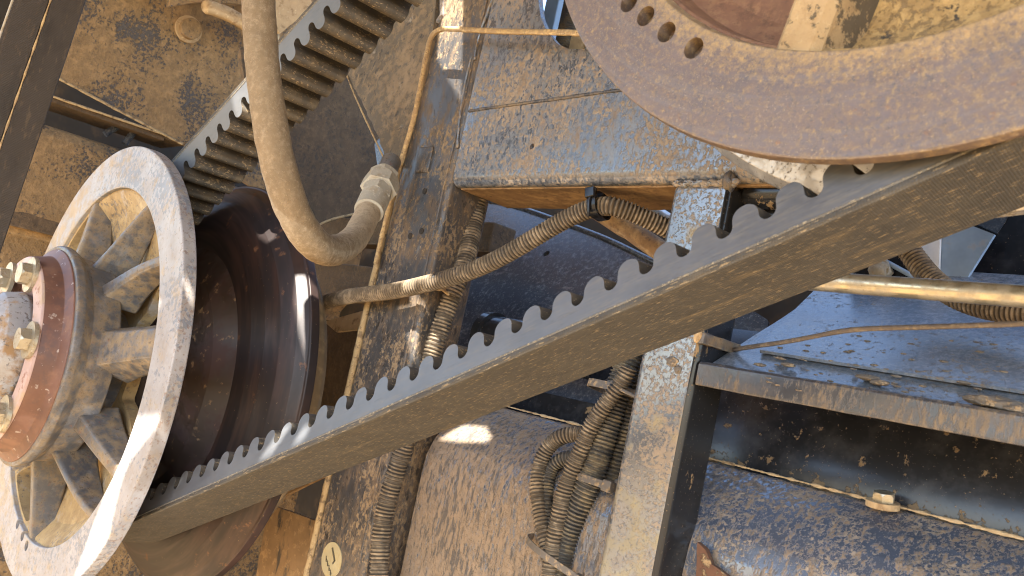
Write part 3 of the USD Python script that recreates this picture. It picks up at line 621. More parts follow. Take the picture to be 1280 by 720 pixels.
# ------------------------------------------------------------------ right post and what hangs on it
rx0, rx1, ry1 = .398, .4385, .1625
t = thing('square_post', 'dusty square tube post crossed by the toothed belt, glossy black on its right side', 'post', (.418, PY, -.6))
rp = toman(rbox((rx0, PY, -.6), (rx1, ry1, PZ - .001), .0045, 12))
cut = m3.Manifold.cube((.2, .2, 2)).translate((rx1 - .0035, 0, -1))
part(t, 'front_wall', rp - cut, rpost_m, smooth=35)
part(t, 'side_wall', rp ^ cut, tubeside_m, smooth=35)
wl = [lump((rx0 + .002 + k * .0021, PY + .001, PZ - .0015 + .001 * math.sin(k * 1.7)), .0028, k, (1.2, 1, .7)) for k in range(20)]
part(t, 'weld_bead', trimesh.util.concatenate(wl), panel_m, smooth=True)
p = at(905, 226, PY)
part(t, 'weld_lump', lump(p + [.003, .001, .0], .0055, 5, (.8, .8, 1.1)), lip_m, smooth=True)
sz = at(877, 420, PY)[2]
t = thing('flat_strap', 'short pale flat strap across the black side of the square post', 'strap', (rx1, PY, sz))
part(t, 'strap', rough_up(rbox((rx1 - .002, PY - .003, sz - .0045), (rx1 + .003, ry1 + .004, sz + .002), .0008), .0005, .006, .002, 5), hubblk_m, smooth=40)
part(t, 'end_knob', lump((rx1 - .001, PY - .002, sz), .004, 3, (.7, .8, 1)), tan_m, smooth=True)
p = at(840, 452, PY)
t = thing('mud_splat', 'two small dark mud splats on the front of the square post', 'mud', p)
part(t, 'blob', lump(p, .004, 4, (1, .4, .8)), clod_m, smooth=True); part(t, 'blob', lump(p + [.005, 0, -.004], .003, 6, (.8, .4, 1)), clod_m, smooth=True)
p = at(945, 244, .15)
t = thing('cross_pipe', 'short dark pipe right of the square post, under the bright wheel flange', 'pipe', p)
part(t, 'pipe', cyl((rx1 + .0005, .15, p[2]), (.62, .15, p[2]), .0085, 28), tubeside_m, smooth=40)
p2 = at(968, 268, .16)
part(t, 'clamp', lump(p2, .006, 9, (1, 1, 1)), gloss_m, smooth=True)

# tube at the right, along X
p = at(1150, 361, .145)
t = thing('zinc_tube', 'horizontal gold-tinted steel tube right of the square post, under the toothed belt', 'tube', p)
part(t, 'tube', cyl((rx1 + .0008, .145, p[2]), (.85, .145, p[2]), .0052, 32), zinc_m, smooth=40)
q = [at(918, 437, .158), at(950, 432, .15), at(1000, 424, .145), (at(1060, 413, .14)), at(1110, 410, .14), at(1180, 408, .14), at(1300, 404, .14), at(1500, 400, .14)]
single('thin_cable', tube(spline(q, .004)[0], .00135, 10, noise=.0004)[0], cable_m, 'thin brown cable sagging from the strap across the blue-grey ledge', 'cable', smooth=True)

# ------------------------------------------------------------------ ledge with sloping top, right
t = thing('sloped_ledge', 'sloping blue-black ledge with a dusty front lip at lower right', 'ledge', (.6, PY, .2))
lx0, lx1 = rx1 + .001, 1.05
part(t, 'front_lip', rough_up(ext(Polygon(rnd([(PY, .2145), (PY, .2265), (PY + .0015, .228), (PY + .010, .2285), (PY + .010, .2255), (PY + .004, .2145)], .0008)), lx1 - lx0, YZ(lx0)), .0004, .012, .006, 31), lip_m, smooth=35)
sp = Polygon([(PY + .0125, .2255), (PY + .0125, .2285), (.30, .322), (.30, .318)])
part(t, 'sloped_sheet', rough_up(ext(sp, lx1 - lx0, YZ(lx0)), .0008, .03, .012, 33), ledge_m, smooth=35)
# overlapping second sheet right of the folded line
sn = np.array([0, -(.322 - .2285), (.30 - .1425)]); sn /= np.linalg.norm(sn); s0 = np.array([.5, .1425, .2285])
up = np.cross(EX, sn); up = -up if up[2] < 0 else up
def on_slope(px, py): d = onplane(px, py, s0 + sn * .002, sn) - s0; return (d @ EX, d @ up)
sp2 = Polygon([on_slope(*q) for q in [(958, 424), (985, 398), (1017, 366), (1030, 330)]] + [(.55, .17), (.55, .006), on_slope(950, 440)]).buffer(0).intersection(sbox(-1, .004, 1, .178))
part(t, 'overlap_sheet', ext(sp2, .0018, frame(EX, up, sn, s0 + sn * .0015)), ledge_m, smooth=30)
part(t, 'back_sheet', ext(Polygon([(.301, .318), (.301, .40), (.304, .40), (.304, .318)]), .545 - lx0, YZ(lx0)), gloss_m)
part(t, 'recess_wall', ext(Polygon([(.2065, .15), (.2065, .174), (.2075, .186), (.2115, .202), (.219, .222), (.232, .248), (.245, .262), (.248, .262), (.212, .172), (.212, .15)]), lx1 - .37, YZ(.37)), recess_m, smooth=40)
cl = []
for k, (qx, qy, r) in enumerate([(985, 456, .0035), (975, 448, .0025), (1085, 472, .005), (1100, 478, .004), (1245, 503, .009), (1262, 508, .008), (1275, 512, .007), (1225, 500, .006), (1120, 470, .002), (1180, 452, .002), (1225, 440, .002), (1010, 432, .0015), (1060, 440, .002), (1140, 430, .0015), (1205, 478, .0025), (1255, 465, .002), (950, 456, .003)] + [(960 + 310 * rng.random(), 420 + 70 * rng.random(), .0008 + .0009 * rng.random()) for _ in range(60)]):
    cl.append(lump(onplane(qx, qy, s0 + sn * .003, sn), r, k, (1.2, .9, .35)))
part(t, 'mud_crumbs', trimesh.util.concatenate(cl), clod_m, smooth=True, kind='stuff')

# ------------------------------------------------------------------ long lower beam
t = thing('lower_beam', 'long mud-splashed black beam with a chamfered top running along the bottom', 'beam', (.6, .16, -.3))
pb = rnd([(.200, .1725), (.182, .1610), (.168, .1490), (.1595, .1380), (.1555, .1260), (.1545, .112), (.156, -.02), (.175, -.06), (.205, -.06), (.205, .1725)], .0045)
bx0, bx1 = .197, 1.1
bm = rough_up(ext(Polygon(pb), bx1 - bx0, YZ(bx0)), .0006, .02, .008, 41)
part(t, 'beam', bm, beam_m, smooth=40)
p = at(1105, 634, .196)
b1 = part(t, 'bolt', hexhead((p[0], .194, .1745), (0, -.2, 1), .0058, .005), zinc_m)
part(b1, 'washer', cyl((p[0], .194, .1715), (p[0], .1935, .1747), .0085, 26), tan_m)
p = at(890, 700, .155)
t2 = thing('rust_tab', 'small flaking brown rust tab between the square post and the lower beam', 'tab', p)
part(t2, 'sheet', rough_up(plate([(872, 678), (882, 688), (890, 706), (912, 722), (912, 740), (868, 740)], .149, .003), .0012, .008, .003, 3), rustplate_m, smooth=40)
# lump of dry mud ridge at back edge
rd = [lump((x, .2005, .1735), (.0007 + .0011 * rng.random() ** 2), i, (2.6, 1, .7)) for i, x in enumerate(np.arange(.21, .95, .0032))]
part(t, 'mud_ridge', trimesh.util.concatenate(rd), tan_m, smooth=True, kind='stuff')

# ------------------------------------------------------------------ plates behind the belt, middle
pn = np.array([0, -.87, .5]); pn /= np.linalg.norm(pn); pp0 = np.array([.2, .27, .25])
up6 = np.cross(EX, pn); up6 = up6 if up6[2] > 0 else -up6
def on6(px, py): d = onplane(px, py, pp0, pn) - pp0; return (d @ EX, d @ up6)
t = thing('scuffed_plate', 'scuffed glossy black triangular plate behind the corrugated conduit, mid picture', 'plate', pp0)
s6 = Polygon([on6(*q) for q in [(560, 240), (598, 250), (640, 257), (700, 277), (760, 300), (812, 325), (900, 362), (960, 400), (960, 600), (480, 600), (520, 420)]]).intersection(sbox(-.3, -.070, .235, 1)).buffer(-.003).buffer(.003)
h6 = Point(*on6(683, 317)).buffer(.0036); h7 = Polygon([on6(*q) for q in [(601, 277), (609, 278), (609, 284), (601, 283)]])
part(t, 'sheet', ext(s6.difference(h6).difference(h7), .005, frame(EX, up6, pn, pp0 - pn * .005)), slate_m, smooth=30)
part(t, 'lower_sheet', ext(Polygon([(.226, .12), (.226, .190), (.229, .190), (.229, .12)]), .338, YZ(.10)), gloss_m)
ed = [onplane(*q, pp0, pn) for q in [(598, 250), (640, 257), (700, 277), (760, 300), (812, 325), (900, 362)]]
part(t, 'rolled_edge', tube(spline(ed, .006)[0], .0030, 12)[0], slate_m, smooth=True)
p = at(612, 420, .195)
t = thing('dark_sleeve', 'dark horizontal sleeve with a rounded end low behind the belt teeth', 'sleeve', p)
part(t, 'sleeve', cyl(p, p + [.12, 0, -.002], .017, 32), gloss_m, smooth=40)
part(t, 'collar', cyl(p + [-.002, 0, 0], p + [.006, 0, 0], .0195, 32), tubeside_m, smooth=40)
q = [at(745, 262, .2), at(790, 290, .2), at(850, 330, .2), at(900, 362, .2)]
single('tan_strut', tube(spline(q, .01)[0], .0075, 14, noise=.002)[0], underm, 'dusty tan strut slanting behind the conduit left of the square post', 'strut', smooth=True)
q = [at(770, 235, .3), at(800, 252, .3), at(850, 284, .3), at(900, 315, .3)]
single('steel_strut', tube(spline(q, .01)[0], .0055, 16)[0], steelrod_m, 'thin bright steel strut in the dark gap under the panel', 'strut', smooth=True)
# lower left sheet behind the wheel
t = thing('streaked_sheet', 'brown streaked sheet with a dark corner cut-out left of the labelled post foot', 'sheet', at(360, 700, .165))
part(t, 'sheet', rough_up(plate([(338, 560), (450, 560), (450, 800), (310, 800), (320, 720), (334, 645)], .165, .004, [[(335, 630), (412, 592), (403, 648), (398, 652)]]), .0008, .02, .006, 8), grime('streaked_sheet_dust', (0.25, 0.155, 0.075), [
    dict(color=(0.06, 0.048, 0.038), scale=70, lo=0.53, hi=0.66, stretch=(1.4, 1, .4), h=-.3, rough=.6), dict(color=(0.33, 0.21, 0.10), scale=120, lo=0.5, hi=0.65, h=.4)], rough=.9, bump=.0005), smooth=40)

# ------------------------------------------------------------------ far parts at the right
t = thing('grey_guide_panel', 'smooth pale blue-grey panel with a white strip painted in for a sunlit stripe right of the belt', 'panel', at(1190, 315, .30))
part(t, 'sheet', plate([(1100, 300), (1150, 260), (1212, 281), (1243, 293), (1206, 352), (1190, 372), (1100, 372)], .285, .003), bluep_m)
part(t, 'painted_sun_stripe', plate([(1150, 280), (1176, 268), (1172, 372), (1140, 372)], .281, .003), grime('painted_sun_white', (.8, .8, .8), rough=.3, bump=0))  # white strip painted in for sunlight on the panel
part(t, 'upper_fold', plate([(1215, 278), (1230, 262), (1262, 252), (1258, 275), (1246, 292)], .30, .003), slate_m)
t = thing('blue_black_drum', 'blue-black shiny cylinder at the right edge behind the gold tube', 'cylinder', at(1250, 340, .33))
a, b = at(1222, 335, .33), at(1330, 366, .33)
part(t, 'drum', cyl(a, a + (b - a) * 1.6, .0155, 40), grime('blue_gloss_paint', (0.02, 0.03, 0.055), [dict(color=(.12, .12, .13), scale=150, lo=.55, hi=.75, op=.4)], rough=.25, bump=.0001), smooth=40)
part(t, 'end_ring', cyl(a - (b - a) * .02, a + (b - a) * .04, .0168, 40), slate_m, smooth=40)
t = thing('grey_flat_bar', 'grey-green flat bar at the right edge just under the belt', 'bar', at(1265, 280, .33))
part(t, 'bar', plate([(1252, 262), (1300, 258), (1330, 300), (1300, 306), (1248, 281)], .31, .012), fit_m)
part(t, 'end_cap', plate([(1253, 266), (1275, 268), (1300, 280), (1300, 288)], .306, .003), bluep_m)
t = thing('rusty_ring', 'small dark rusty ring at the right edge behind the flat bar', 'ring', at(1268, 312, .4))
rc_ = at(1275, 312, .38); an = np.linspace(0, 2 * np.pi, 40)
part(t, 'ring', tube(np.stack([rc_[0] + .018 * np.cos(an), np.full(40, rc_[1]), rc_[2] + .012 * np.sin(an)], 1), .002, 8)[0], rustplate_m, smooth=True)
t = thing('corner_nut', 'pale dome nut on a dark corner plate, left of the loose conduit', 'nut', at(1102, 338, .26))
part(t, 'plate', plate([(1060, 300), (1145, 300), (1150, 360), (1060, 362)], .262, .003), gloss_m)
p = at(1103, 339, .26); part(t, 'nut', hexhead(p, (0, -1, 0), .0075, .006), fit_m)
part(t, 'dome', lump(p + [0, -.006, 0], .006, 2, (1, .5, 1)), fit_m, smooth=True)
part(t, 'rib', cyl(at(1098, 322, .258), at(1142, 346, .258), .0016, 10), bluep_m)

# ------------------------------------------------------------------ corrugated conduits
def conduit(name, pts, r, mat, label, pitch=CP, group=None):
    p, s = spline(pts, pitch / 6)
    k = np.cos(2 * np.pi * s / pitch)
    rad = r * (1 + .085 * np.clip(k * 1.6, -1, 1)) - r * .05
    m, uv = tube(p, rad, 18, s=s)
    return single(name, m, mat, label, 'conduit', smooth=True, uv=uv, group=group)
A = at
conduit('corrugated_conduit', [A(372, 384, .16), A(400, 380, .14), A(440, 370, .118), A(490, 364, .114), (A(540, 353, .116)), A(590, 338, .12), A(640, 314, .125), A(690, 284, .132), A(720, 268, .136), A(745, 259, .139), A(765, 258, .141), A(790, 266, .15), A(835, 286, .17), A(880, 310, .2)], .0063, cond_tan, 'long dusty corrugated conduit tied under the panel, crossing the scuffed plate')
conduit('corrugated_conduit', [(.196, .15, .42), A(594, 270, .165), A(588, 300, .16), A(578, 338, .152), A(563, 375, .146), A(549, 415, .142), A(538, 450, .14), (A(525, 500, .138)), A(508, 550, .136), A(492, 600, .135), A(481, 640, .134), A(475, 690, .134), A(472, 760, .134)], .0072, cond_tan, 'upright corrugated conduit hugging the right edge of the tall post', .0031)
conduit('corrugated_conduit', [A(806, 380, .165), A(792, 430, .165), A(775, 480, .163), A(760, 530, .160), A(745, 580, .156), A(725, 630, .154), A(706, 680, .153), A(695, 730, .152), A(690, 780, .152)], .0084, cond_dark, 'thickest conduit of the tied bundle beside the square post', .0025)
conduit('corrugated_conduit', [A(806, 400, .18), A(798, 450, .178), A(785, 510, .176), A(770, 575, .172), A(752, 640, .168), A(735, 700, .166), A(725, 780, .165)], .0076, cond_dark, 'rear conduit of the bundle, squeezed against the square post', .0025)
conduit('corrugated_conduit', [A(786, 460, .152), A(765, 495, .15), A(742, 528, .148), A(725, 565, .147), A(710, 600, .146), A(700, 640, .145), A(692, 680, .145), A(688, 760, .146)], .0055, cond_tan, 'slimmer tan conduit at the front of the bundle, right of the two loops', .0022)
conduit('corrugated_conduit', [A(748, 552, .164), A(735, 545, .161), A(715, 543, .157), A(692, 552, .154), A(677, 575, .152), A(672, 605, .150), A(676, 645, .149), A(684, 685, .149), A(690, 760, .15)], .0053, cond_tan, 'outer of the two looped conduits left of the bundle', .0023)
conduit('corrugated_conduit', [A(738, 582, .165), A(725, 574, .162), A(708, 573, .159), A(692, 583, .157), A(684, 605, .155), A(684, 640, .153), A(690, 680, .152), A(698, 760, .152)], .0048, cond_dark, 'inner of the two looped conduits left of the bundle', .0023)
conduit('corrugated_conduit', [A(1100, 255, .22), A(1128, 300, .215), A(1150, 332, .212), A(1178, 360, .205), A(1210, 377, .2), A(1250, 387, .195), A(1300, 392, .19), A(1400, 396, .19)], .0064, cond_tan, 'loose corrugated conduit passing behind the gold tube at right', .0026)
# connector seen through the loops
t = thing('cable_connector', 'dark dusty plug connector inside the conduit loops', 'connector', A(708, 600, .175))
p = A(712, 598, .178)
part(t, 'housing', rough_up(rbox(p + [-.016, 0, -.018], p + [.012, .02, .018], .003), .0008, .008, .003, 3), tie_m, smooth=40)
part(t, 'latch', lump(p + [-.006, -.004, -.004], .010, 4, (1, .8, .7)), clod_m, smooth=True)
part(t, 'latch', lump(p + [.004, -.004, .012], .009, 8, (1, .8, .8)), tie_m, smooth=True)

def tie(c, d, rx, ry, w, label, tail=None, mat=None, name='zip_tie'):
    """a strap round a bundle: centre c, direction d of the bundle, half sizes rx (in the picture plane) and ry (in depth)."""
    d = np.asarray(d, float); d /= np.linalg.norm(d)
    y = np.array([0, 1, 0]) - d * d[1]; y /= np.linalg.norm(y); x = np.cross(y, d)
    a = np.linspace(0, 2 * np.pi, 48, endpoint=False); sq = lambda v: np.sign(v) * np.abs(v) ** .75
    ring = lambda k: c + (rx * k * sq(np.cos(a)))[:, None] * x + (ry * k * sq(np.sin(a)))[:, None] * y
    n = 48; kk = 1 + .0011 / rx
    v = np.vstack([ring(1) - d * w / 2, ring(kk) - d * w / 2, ring(kk) + d * w / 2, ring(1) + d * w / 2])
    f = []
    for q in range(4):
        for i in range(n):
            j = (i + 1) % n; b0, b1 = q * n, ((q + 1) % 4) * n
            f += [[b0 + i, b0 + j, b1 + j], [b0 + i, b1 + j, b1 + i]]
    tm = trimesh.Trimesh(v, f, process=False)
    if tm.volume < 0: tm.invert()
    t = thing(name, label, 'zip tie', c)
    part(t, 'strap', tm, mat or tie_m, smooth=40)
    hc = c - y * (ry + .001) - x * rx * .75
    part(t, 'head', totri(toman(rbox((-.0035, -.0026, -.0035), (.0035, .0026, .0035), .0007)).transform(np.c_[np.stack([x, y, d], 1), hc])), mat or tie_m, smooth=40)
    if tail is not None: part(t, 'tail', tube(spline([hc, hc + np.asarray(tail) * .5 - y * .001, hc + np.asarray(tail)], .003)[0], .0012, 8)[0], mat or tie_m, smooth=True)
    return t
dn = A(745, 580, .156) - A(775, 480, .163)
tie(A(771, 489, .168), dn, .017, .017, .005, 'upper zip tie round the conduit bundle, just under the belt', tail=(.018, -.002, -.003))
tie(A(758, 607, .165), dn, .0215, .018, .0045, 'middle zip tie round the two thick conduits beside the square post')
tie(A(713, 702, .157), A(706, 680, .153) - A(725, 630, .154), .0335, .018, .0042, 'lowest zip tie gathering the whole conduit bundle at the bottom edge')
tie(A(749, 258, .140), A(765, 256, .141) - A(735, 262, .138), .0078, .0100, .006, 'black zip tie hanging the long conduit under the panel edge', tail=(.002, 0, -.016), mat=gloss_m)
tie(A(552, 362, .145), A(549, 415, .142) - A(563, 375, .146), .0088, .0088, .004, 'muddy tie holding the upright conduit below the long conduit', tail=(.02, -.004, -.006), mat=tan_m)

# ------------------------------------------------------------------ wire rod bent round the post's head
q = [A(760, 44, .105), A(716, 41, .108), A(660, 40, .11), A(600, 38, .11), A(562, 36, .11), A(548, 38, .11), A(540, 45, .11), A(535, 60, .111), A(527, 100, .114), A(518, 145, .117), A(508, 180, .119), A(498, 215, .121), A(480, 285, .123), A(470, 330, .124)]
single('bent_wire', tube(spline(q, .002)[0], .0022, 10, noise=.0007)[0], rod_m, 'thin dusty wire rod bent at the head of the tall post', 'wire', smooth=True)

# ------------------------------------------------------------------ hanging hose with fitting
q = [A(318, -110, -.075), A(321, -40, -.07), A(324, 20, -.066), A(328, 80, -.062), A(337, 150, -.055), A(350, 215, -.045), A(366, 263, -.032), A(385, 296, -.015), A(405, 312, .005), A(425, 311, .027), A(443, 298, .05), A(456, 275, .068), A(465, 255, .078)]
t = thing('hydraulic_hose', 'dust-coated hydraulic hose hanging in a bend in front of the upper belt', 'hose', A(424, 312, .03))
pp, ss = spline(q, .003)
part(t, 'hose', tube(pp, np.interp(ss, [0, ss[-1] * .6, ss[-1]], [.0098, .0102, .0094]), 28, noise=.0012)[0], hose_m, smooth=True)
ax = A(465, 255, .078) - A(456, 275, .068); ax /= np.linalg.norm(ax)
e = A(466, 253, .079)
def coll(o0, o1, r): return cyl(e + ax * o0, e + ax * o1, r, 28)
part(t, 'ferrule', trimesh.util.concatenate([coll(-.012, .006, .0112)]), fit_m, smooth=40)
part(t, 'hex_nut', hexhead(e + ax * .006, ax, .0122, .011, .3), fit_m)
part(t, 'hex_nut', hexhead(e + ax * .017, ax, .0145, .014, .75), fit_m)
part(t, 'shoulder', coll(.0165, .0175, .0115), fit_m, smooth=40)
part(t, 'end_cap', hexhead(e + ax * .032, ax, .0125, .006, .2), fit_m)
part(t, 'port_stub', coll(.038, .06, .008), hubblk_m, smooth=40)

# ------------------------------------------------------------------ the toothed belt
PITCH, TH, W, TPHI = .019, .02352, .0557, math.tan(math.radians(14))
UP = .5454496
uL = np.array([math.cos(ALPHA), math.sin(ALPHA)]); nL = np.array([-uL[1], uL[0]])
uU = np.array([math.cos(UP), math.sin(UP)]); nU = np.array([uU[1], -uU[0]])
LCc, RCc, LR_, RR_ = np.array([-.05620171, .13521085]), np.array([.57495845, .47827812]), .1461935, .1803548
B0 = np.array([-.00271295, .33867886])
sL0, sL1 = LCc @ uL, RCc @ uL
tU0, tU1 = (LCc - B0) @ uU, (RCc - B0) @ uU
aR0, aR1 = ALPHA - np.pi / 2, UP + np.pi / 2
aL0, aL1 = UP + np.pi / 2, ALPHA + 1.5 * np.pi
len1, len2, len3, len4 = sL1 - sL0, RR_ * (aR1 - aR0), tU1 - tU0, LR_ * (aL1 - aL0)
LEN = len1 + len2 + len3 + len4
NT = int(round(LEN / PITCH)); SC = LEN / NT / PITCH
def belt_at(s):
    """outer line point and inward normal in XZ at arc length s (s = 0 where the lower run leaves the left wheel)."""
    s = np.mod(s, LEN)[:, None]
    p = np.where(s < len1, (s + sL0) * uL, 0); n = np.where(s < len1, nL, 0)
    a = aR0 + (s - len1) / RR_; m = (s >= len1) & (s < len1 + len2); c = np.concatenate([np.cos(a), np.sin(a)], 1)
    p = np.where(m, RCc + RR_ * c, p); n = np.where(m, -c, n)
    m = (s >= len1 + len2) & (s < len1 + len2 + len3)
    p = np.where(m, B0 + (tU1 - (s - len1 - len2)) * uU, p); n = np.where(m, nU, n)
    a = aL0 + (s - len1 - len2 - len3) / LR_; m = s >= len1 + len2 + len3; c = np.concatenate([np.cos(a), np.sin(a)], 1)
    p = np.where(m, LCc + LR_ * c, p); n = np.where(m, -c, n)
    return p, n
_g = [(-.0095 + .0037 * math.sin(x), .0162 - .0037 * math.cos(x)) for x in np.linspace(0, np.pi / 2, 7)]
_t = [(-.0057 * math.cos(x) ** .95, .0182 + .0054 * math.sin(x)) for x in np.linspace(0, np.pi / 2, 11)]
_h = np.array(_g + _t)
prof = np.vstack([_h, (_h * [-1, 1])[::-1][1:-1]])
ph0 = (.106213 - sL0)                 # arc length of the first measured tooth tip on the lower run
S = np.concatenate([ph0 + (k * PITCH + prof[:, 0]) * SC for k in range(NT)]); H = np.concatenate([prof[:, 1] - (prof[:, 1] > .019) * .0007 * rng.random() for k in range(NT)])
H = H + (meshkit.fbm(np.stack([S / .004, H / .01, 0 * S], 1), 3, 5) - .5) * .0007
P0, N0 = belt_at(S); K = len(S)
def ring_pts(h, Y): q = P0 + N0 * np.broadcast_to(h, (K,))[:, None]; return np.stack([q[:, 0], np.broadcast_to(Y, (K,)), q[:, 1]], 1)
def strip(rows):
    v = np.concatenate(rows); r = len(rows); i, j = np.meshgrid(np.arange(r - 1), np.arange(K), indexing='ij'); k = (j + 1) % K
    q = np.stack([i * K + j, i * K + k, (i + 1) * K + k, (i + 1) * K + j], -1).reshape(-1, 4)
    return v, np.vstack([q[:, [0, 1, 2]], q[:, [0, 2, 3]]])
def yf(h): return np.broadcast_to(h, (K,)) * TPHI
t = thing('toothed_belt', 'thick grey toothed drive belt running between the two wheels', 'belt', (0, 0, 0))
HC = .0042
mid = HC + (H - HC) * .5
v1, f1 = strip([ring_pts(HC, yf(HC)), ring_pts(.0085, yf(.0085)), ring_pts(H, yf(H))])
v2, f2 = strip([ring_pts(H, yf(H)), ring_pts(H, W / 2), ring_pts(H, W - yf(H))])
v3, f3 = strip([ring_pts(H, W - yf(H)), ring_pts(HC, W - yf(HC))])
part(t, 'front_flank', trimesh.Trimesh(v1, f1, process=False), flank_m, smooth=50)
part(t, 'rear_flank', trimesh.Trimesh(v3, f3, process=False), flank_m, smooth=50)
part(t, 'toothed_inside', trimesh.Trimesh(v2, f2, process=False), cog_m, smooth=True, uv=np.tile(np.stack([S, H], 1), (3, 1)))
def strip_uv(rows, ys): return np.concatenate([np.stack([S, np.full(K, y)], 1) for y in ys])
def belt_strip(rows, ys, name, mat):
    v, f = strip(rows)
    part(t, name, trimesh.Trimesh(v, f, process=False), mat, smooth=True, uv=strip_uv(rows, ys))
belt_strip([ring_pts(HC, yf(HC)), ring_pts(HC - .0002, yf(HC) - .0004), ring_pts(HC - .0009, yf(HC - .0009) - .0004), ring_pts(HC - .0012, yf(HC - .0012))], [0, .0002, .001, .0013], 'cord_line', cord_m)
belt_strip([ring_pts(HC - .0012, yf(HC - .0012)), ring_pts(.0012, .0001), ring_pts(.0003, .0006), ring_pts(0, .0016)] + [ring_pts(0, y) for y in np.linspace(.004, W - .004, 8)] + [ring_pts(0, W - .0016), ring_pts(.0003, W - .0006), ring_pts(.0012, W - .0001), ring_pts(HC, W - yf(HC))],
           [-.003, -.0016, -.0006, .0016] + list(np.linspace(.004, W - .004, 8)) + [W - .0016, W + .0006, W + .0016, W + .004], 'cloth_back', back_m)

# ------------------------------------------------------------------ left wheel (variable pulley)
LC = np.array([-.0545, .1345])
t = thing('left_wheel', 'spoked grey and rusty pulley wheel with a bolted hub at the left edge', 'pulley', (LC[0], 0, LC[1]))
YF = -.0278
c = LC
ringp = rnd([(.1868, YF), (.1868, YF + .0105), (.150, -.006), (.150, YF)], .0012, 4)
rg_ = toman(rev(ringp, c, 220))
def polar(r, a): return np.array([c[0] + r * math.cos(math.radians(a)), 0, c[1] + r * math.sin(math.radians(a))])
for q in [(22, 655), (28, 670), (33, 682)]:
    p = at(*q, YF); rg_ = rg_ - toman(cyl(p + [0, -.01, 0], p + [0, .009, 0], .0042, 20))
part(t, 'rim', rg_, rim_m, smooth=30)
# dished web behind the rim, with windows
webp = rnd([(.1515, YF + .004), (.1515, -.0065), (.08, .006), (.04, .006), (.04, -.004), (.082, -.004), (.132, -.013), (.1475, YF + .004)], .0015, 3)
wb = toman(rev(webp, c, 200))
def sector(a0, a1, r0, r1):
    a = np.radians(np.linspace(a0, a1, 14)); pts = [(c[0] + r1 * math.cos(x), c[1] + r1 * math.sin(x)) for x in a] + [(c[0] + r0 * math.cos(x), c[1] + r0 * math.sin(x)) for x in a[::-1]]
    return toman(ext(Polygon(pts).buffer(-.004).buffer(.004), .2, XZ(-.1)))
for a0, a1 in [(22, 41), (-21, 4), (118, 150), (196, 224), (232, 258)]: wb = wb - sector(a0, a1, .056, .1475)
part(t, 'web', wb, web_m, smooth=35)
# ribs from the drum to the rim
def rib(a0, a1, w0, w1, y0, y1, rmax=.1525):
    """a rib whose centre line runs from angle a0 at the drum to a1 at the rim; front edge from y0 (drum) to y1 (rim)."""
    sp = []; q = .0028
    for k in np.linspace(0, 1, 9):
        r = .076 + (rmax - .076) * k; a = a0 + (a1 - a0) * k ** 1.3; w = w0 + (w1 - w0) * k + .008 * max(0, .25 - k) + .006 * max(0, k - .75); yf_ = y0 + (y1 - y0) * (k ** .7)
        p = polar(r, a); tg = np.array([-math.sin(math.radians(a)), 0, math.cos(math.radians(a))])
        sp.append([m3.Manifold.sphere(q, 12).translate(tuple(p + tg * sd * (w / 2 * wd - q) + [0, yy, 0])) for sd in (-1, 1) for yy, wd in ((yf_ + q, .8), (-.010 - q, 1.25))])
    out = [m3.Manifold.batch_hull(sp[k] + sp[k + 1]) for k in range(len(sp) - 1)]
    return m3.Manifold.batch_boolean(out, m3.OpType.Add)
for (a0, a1, w0, w1) in [(13, 13, .034, .027), (48, 38, .015, .010), (70, 64, .007, .005), (-29, -25, .018, .013), (-56, -42, .007, .005), (-96, -92, .017, .013), (116, 116, .018, .014), (152, 148, .01, .007), (175, 172, .01, .007), (228, 228, .018, .014)]:
    part(t, 'rib', rib(a0, a1, w0, w1, -.048 if w0 < .015 else -.044, YF + .002), hubblk_m, smooth=40)
hb = part(t, 'hub_sleeve', rev(rnd([(.0, -.062), (.0, .03), (.045, .03), (.048, -.024), (.083, -.026), (.0845, -.048), (.090, -.056), (.090, -.0625)], .002, 3), c, 140), hubblk_m, smooth=35)
hd = part(t, 'hub_drum', rev(rnd([(.0, -.0755), (.0, -.060), (.0865, -.060), (.0865, -.0635), (.0795, -.0675), (.0775, -.0750), (.0760, -.0805), (.058, -.0815), (.057, -.0755)], .0012, 3), c, 140), hubrust_m, smooth=35)
part(t, 'hub_face', rev(rnd([(.0765, -.0800), (.0750, -.0822), (.0600, -.0830), (.0575, -.0800)], .0005, 2), c, 140), hubface_m, smooth=35)
part(t, 'centre_cap', rev(rnd([(.0, -.104), (.0, -.073), (.0445, -.073), (.0470, -.080), (.0440, -.094), (.0400, -.100), (.034, -.104)], .002, 3), c, 120), cap_m, smooth=35)
part(t, 'shaft_end', rev(rnd([(.0, -.115), (.0, -.102), (.022, -.102), (.022, -.113), (.019, -.115)], .001, 2), c, 80), steelrod_m, smooth=35)
for k, a in enumerate([70, 13, -41, 124, 182, -98]):
    p = polar(.0655, a) + [0, -.083, 0]
    b_ = part(t, 'bolt', hexhead(p + [0, -.0022, 0], (0, -1, 0), .0090, .0075, .3 + k), bolt_m)
    part(b_, 'washer', cyl(p + [0, .0006, 0], p + [0, -.0024, 0], .0140, 36), bolt_m, smooth=40)
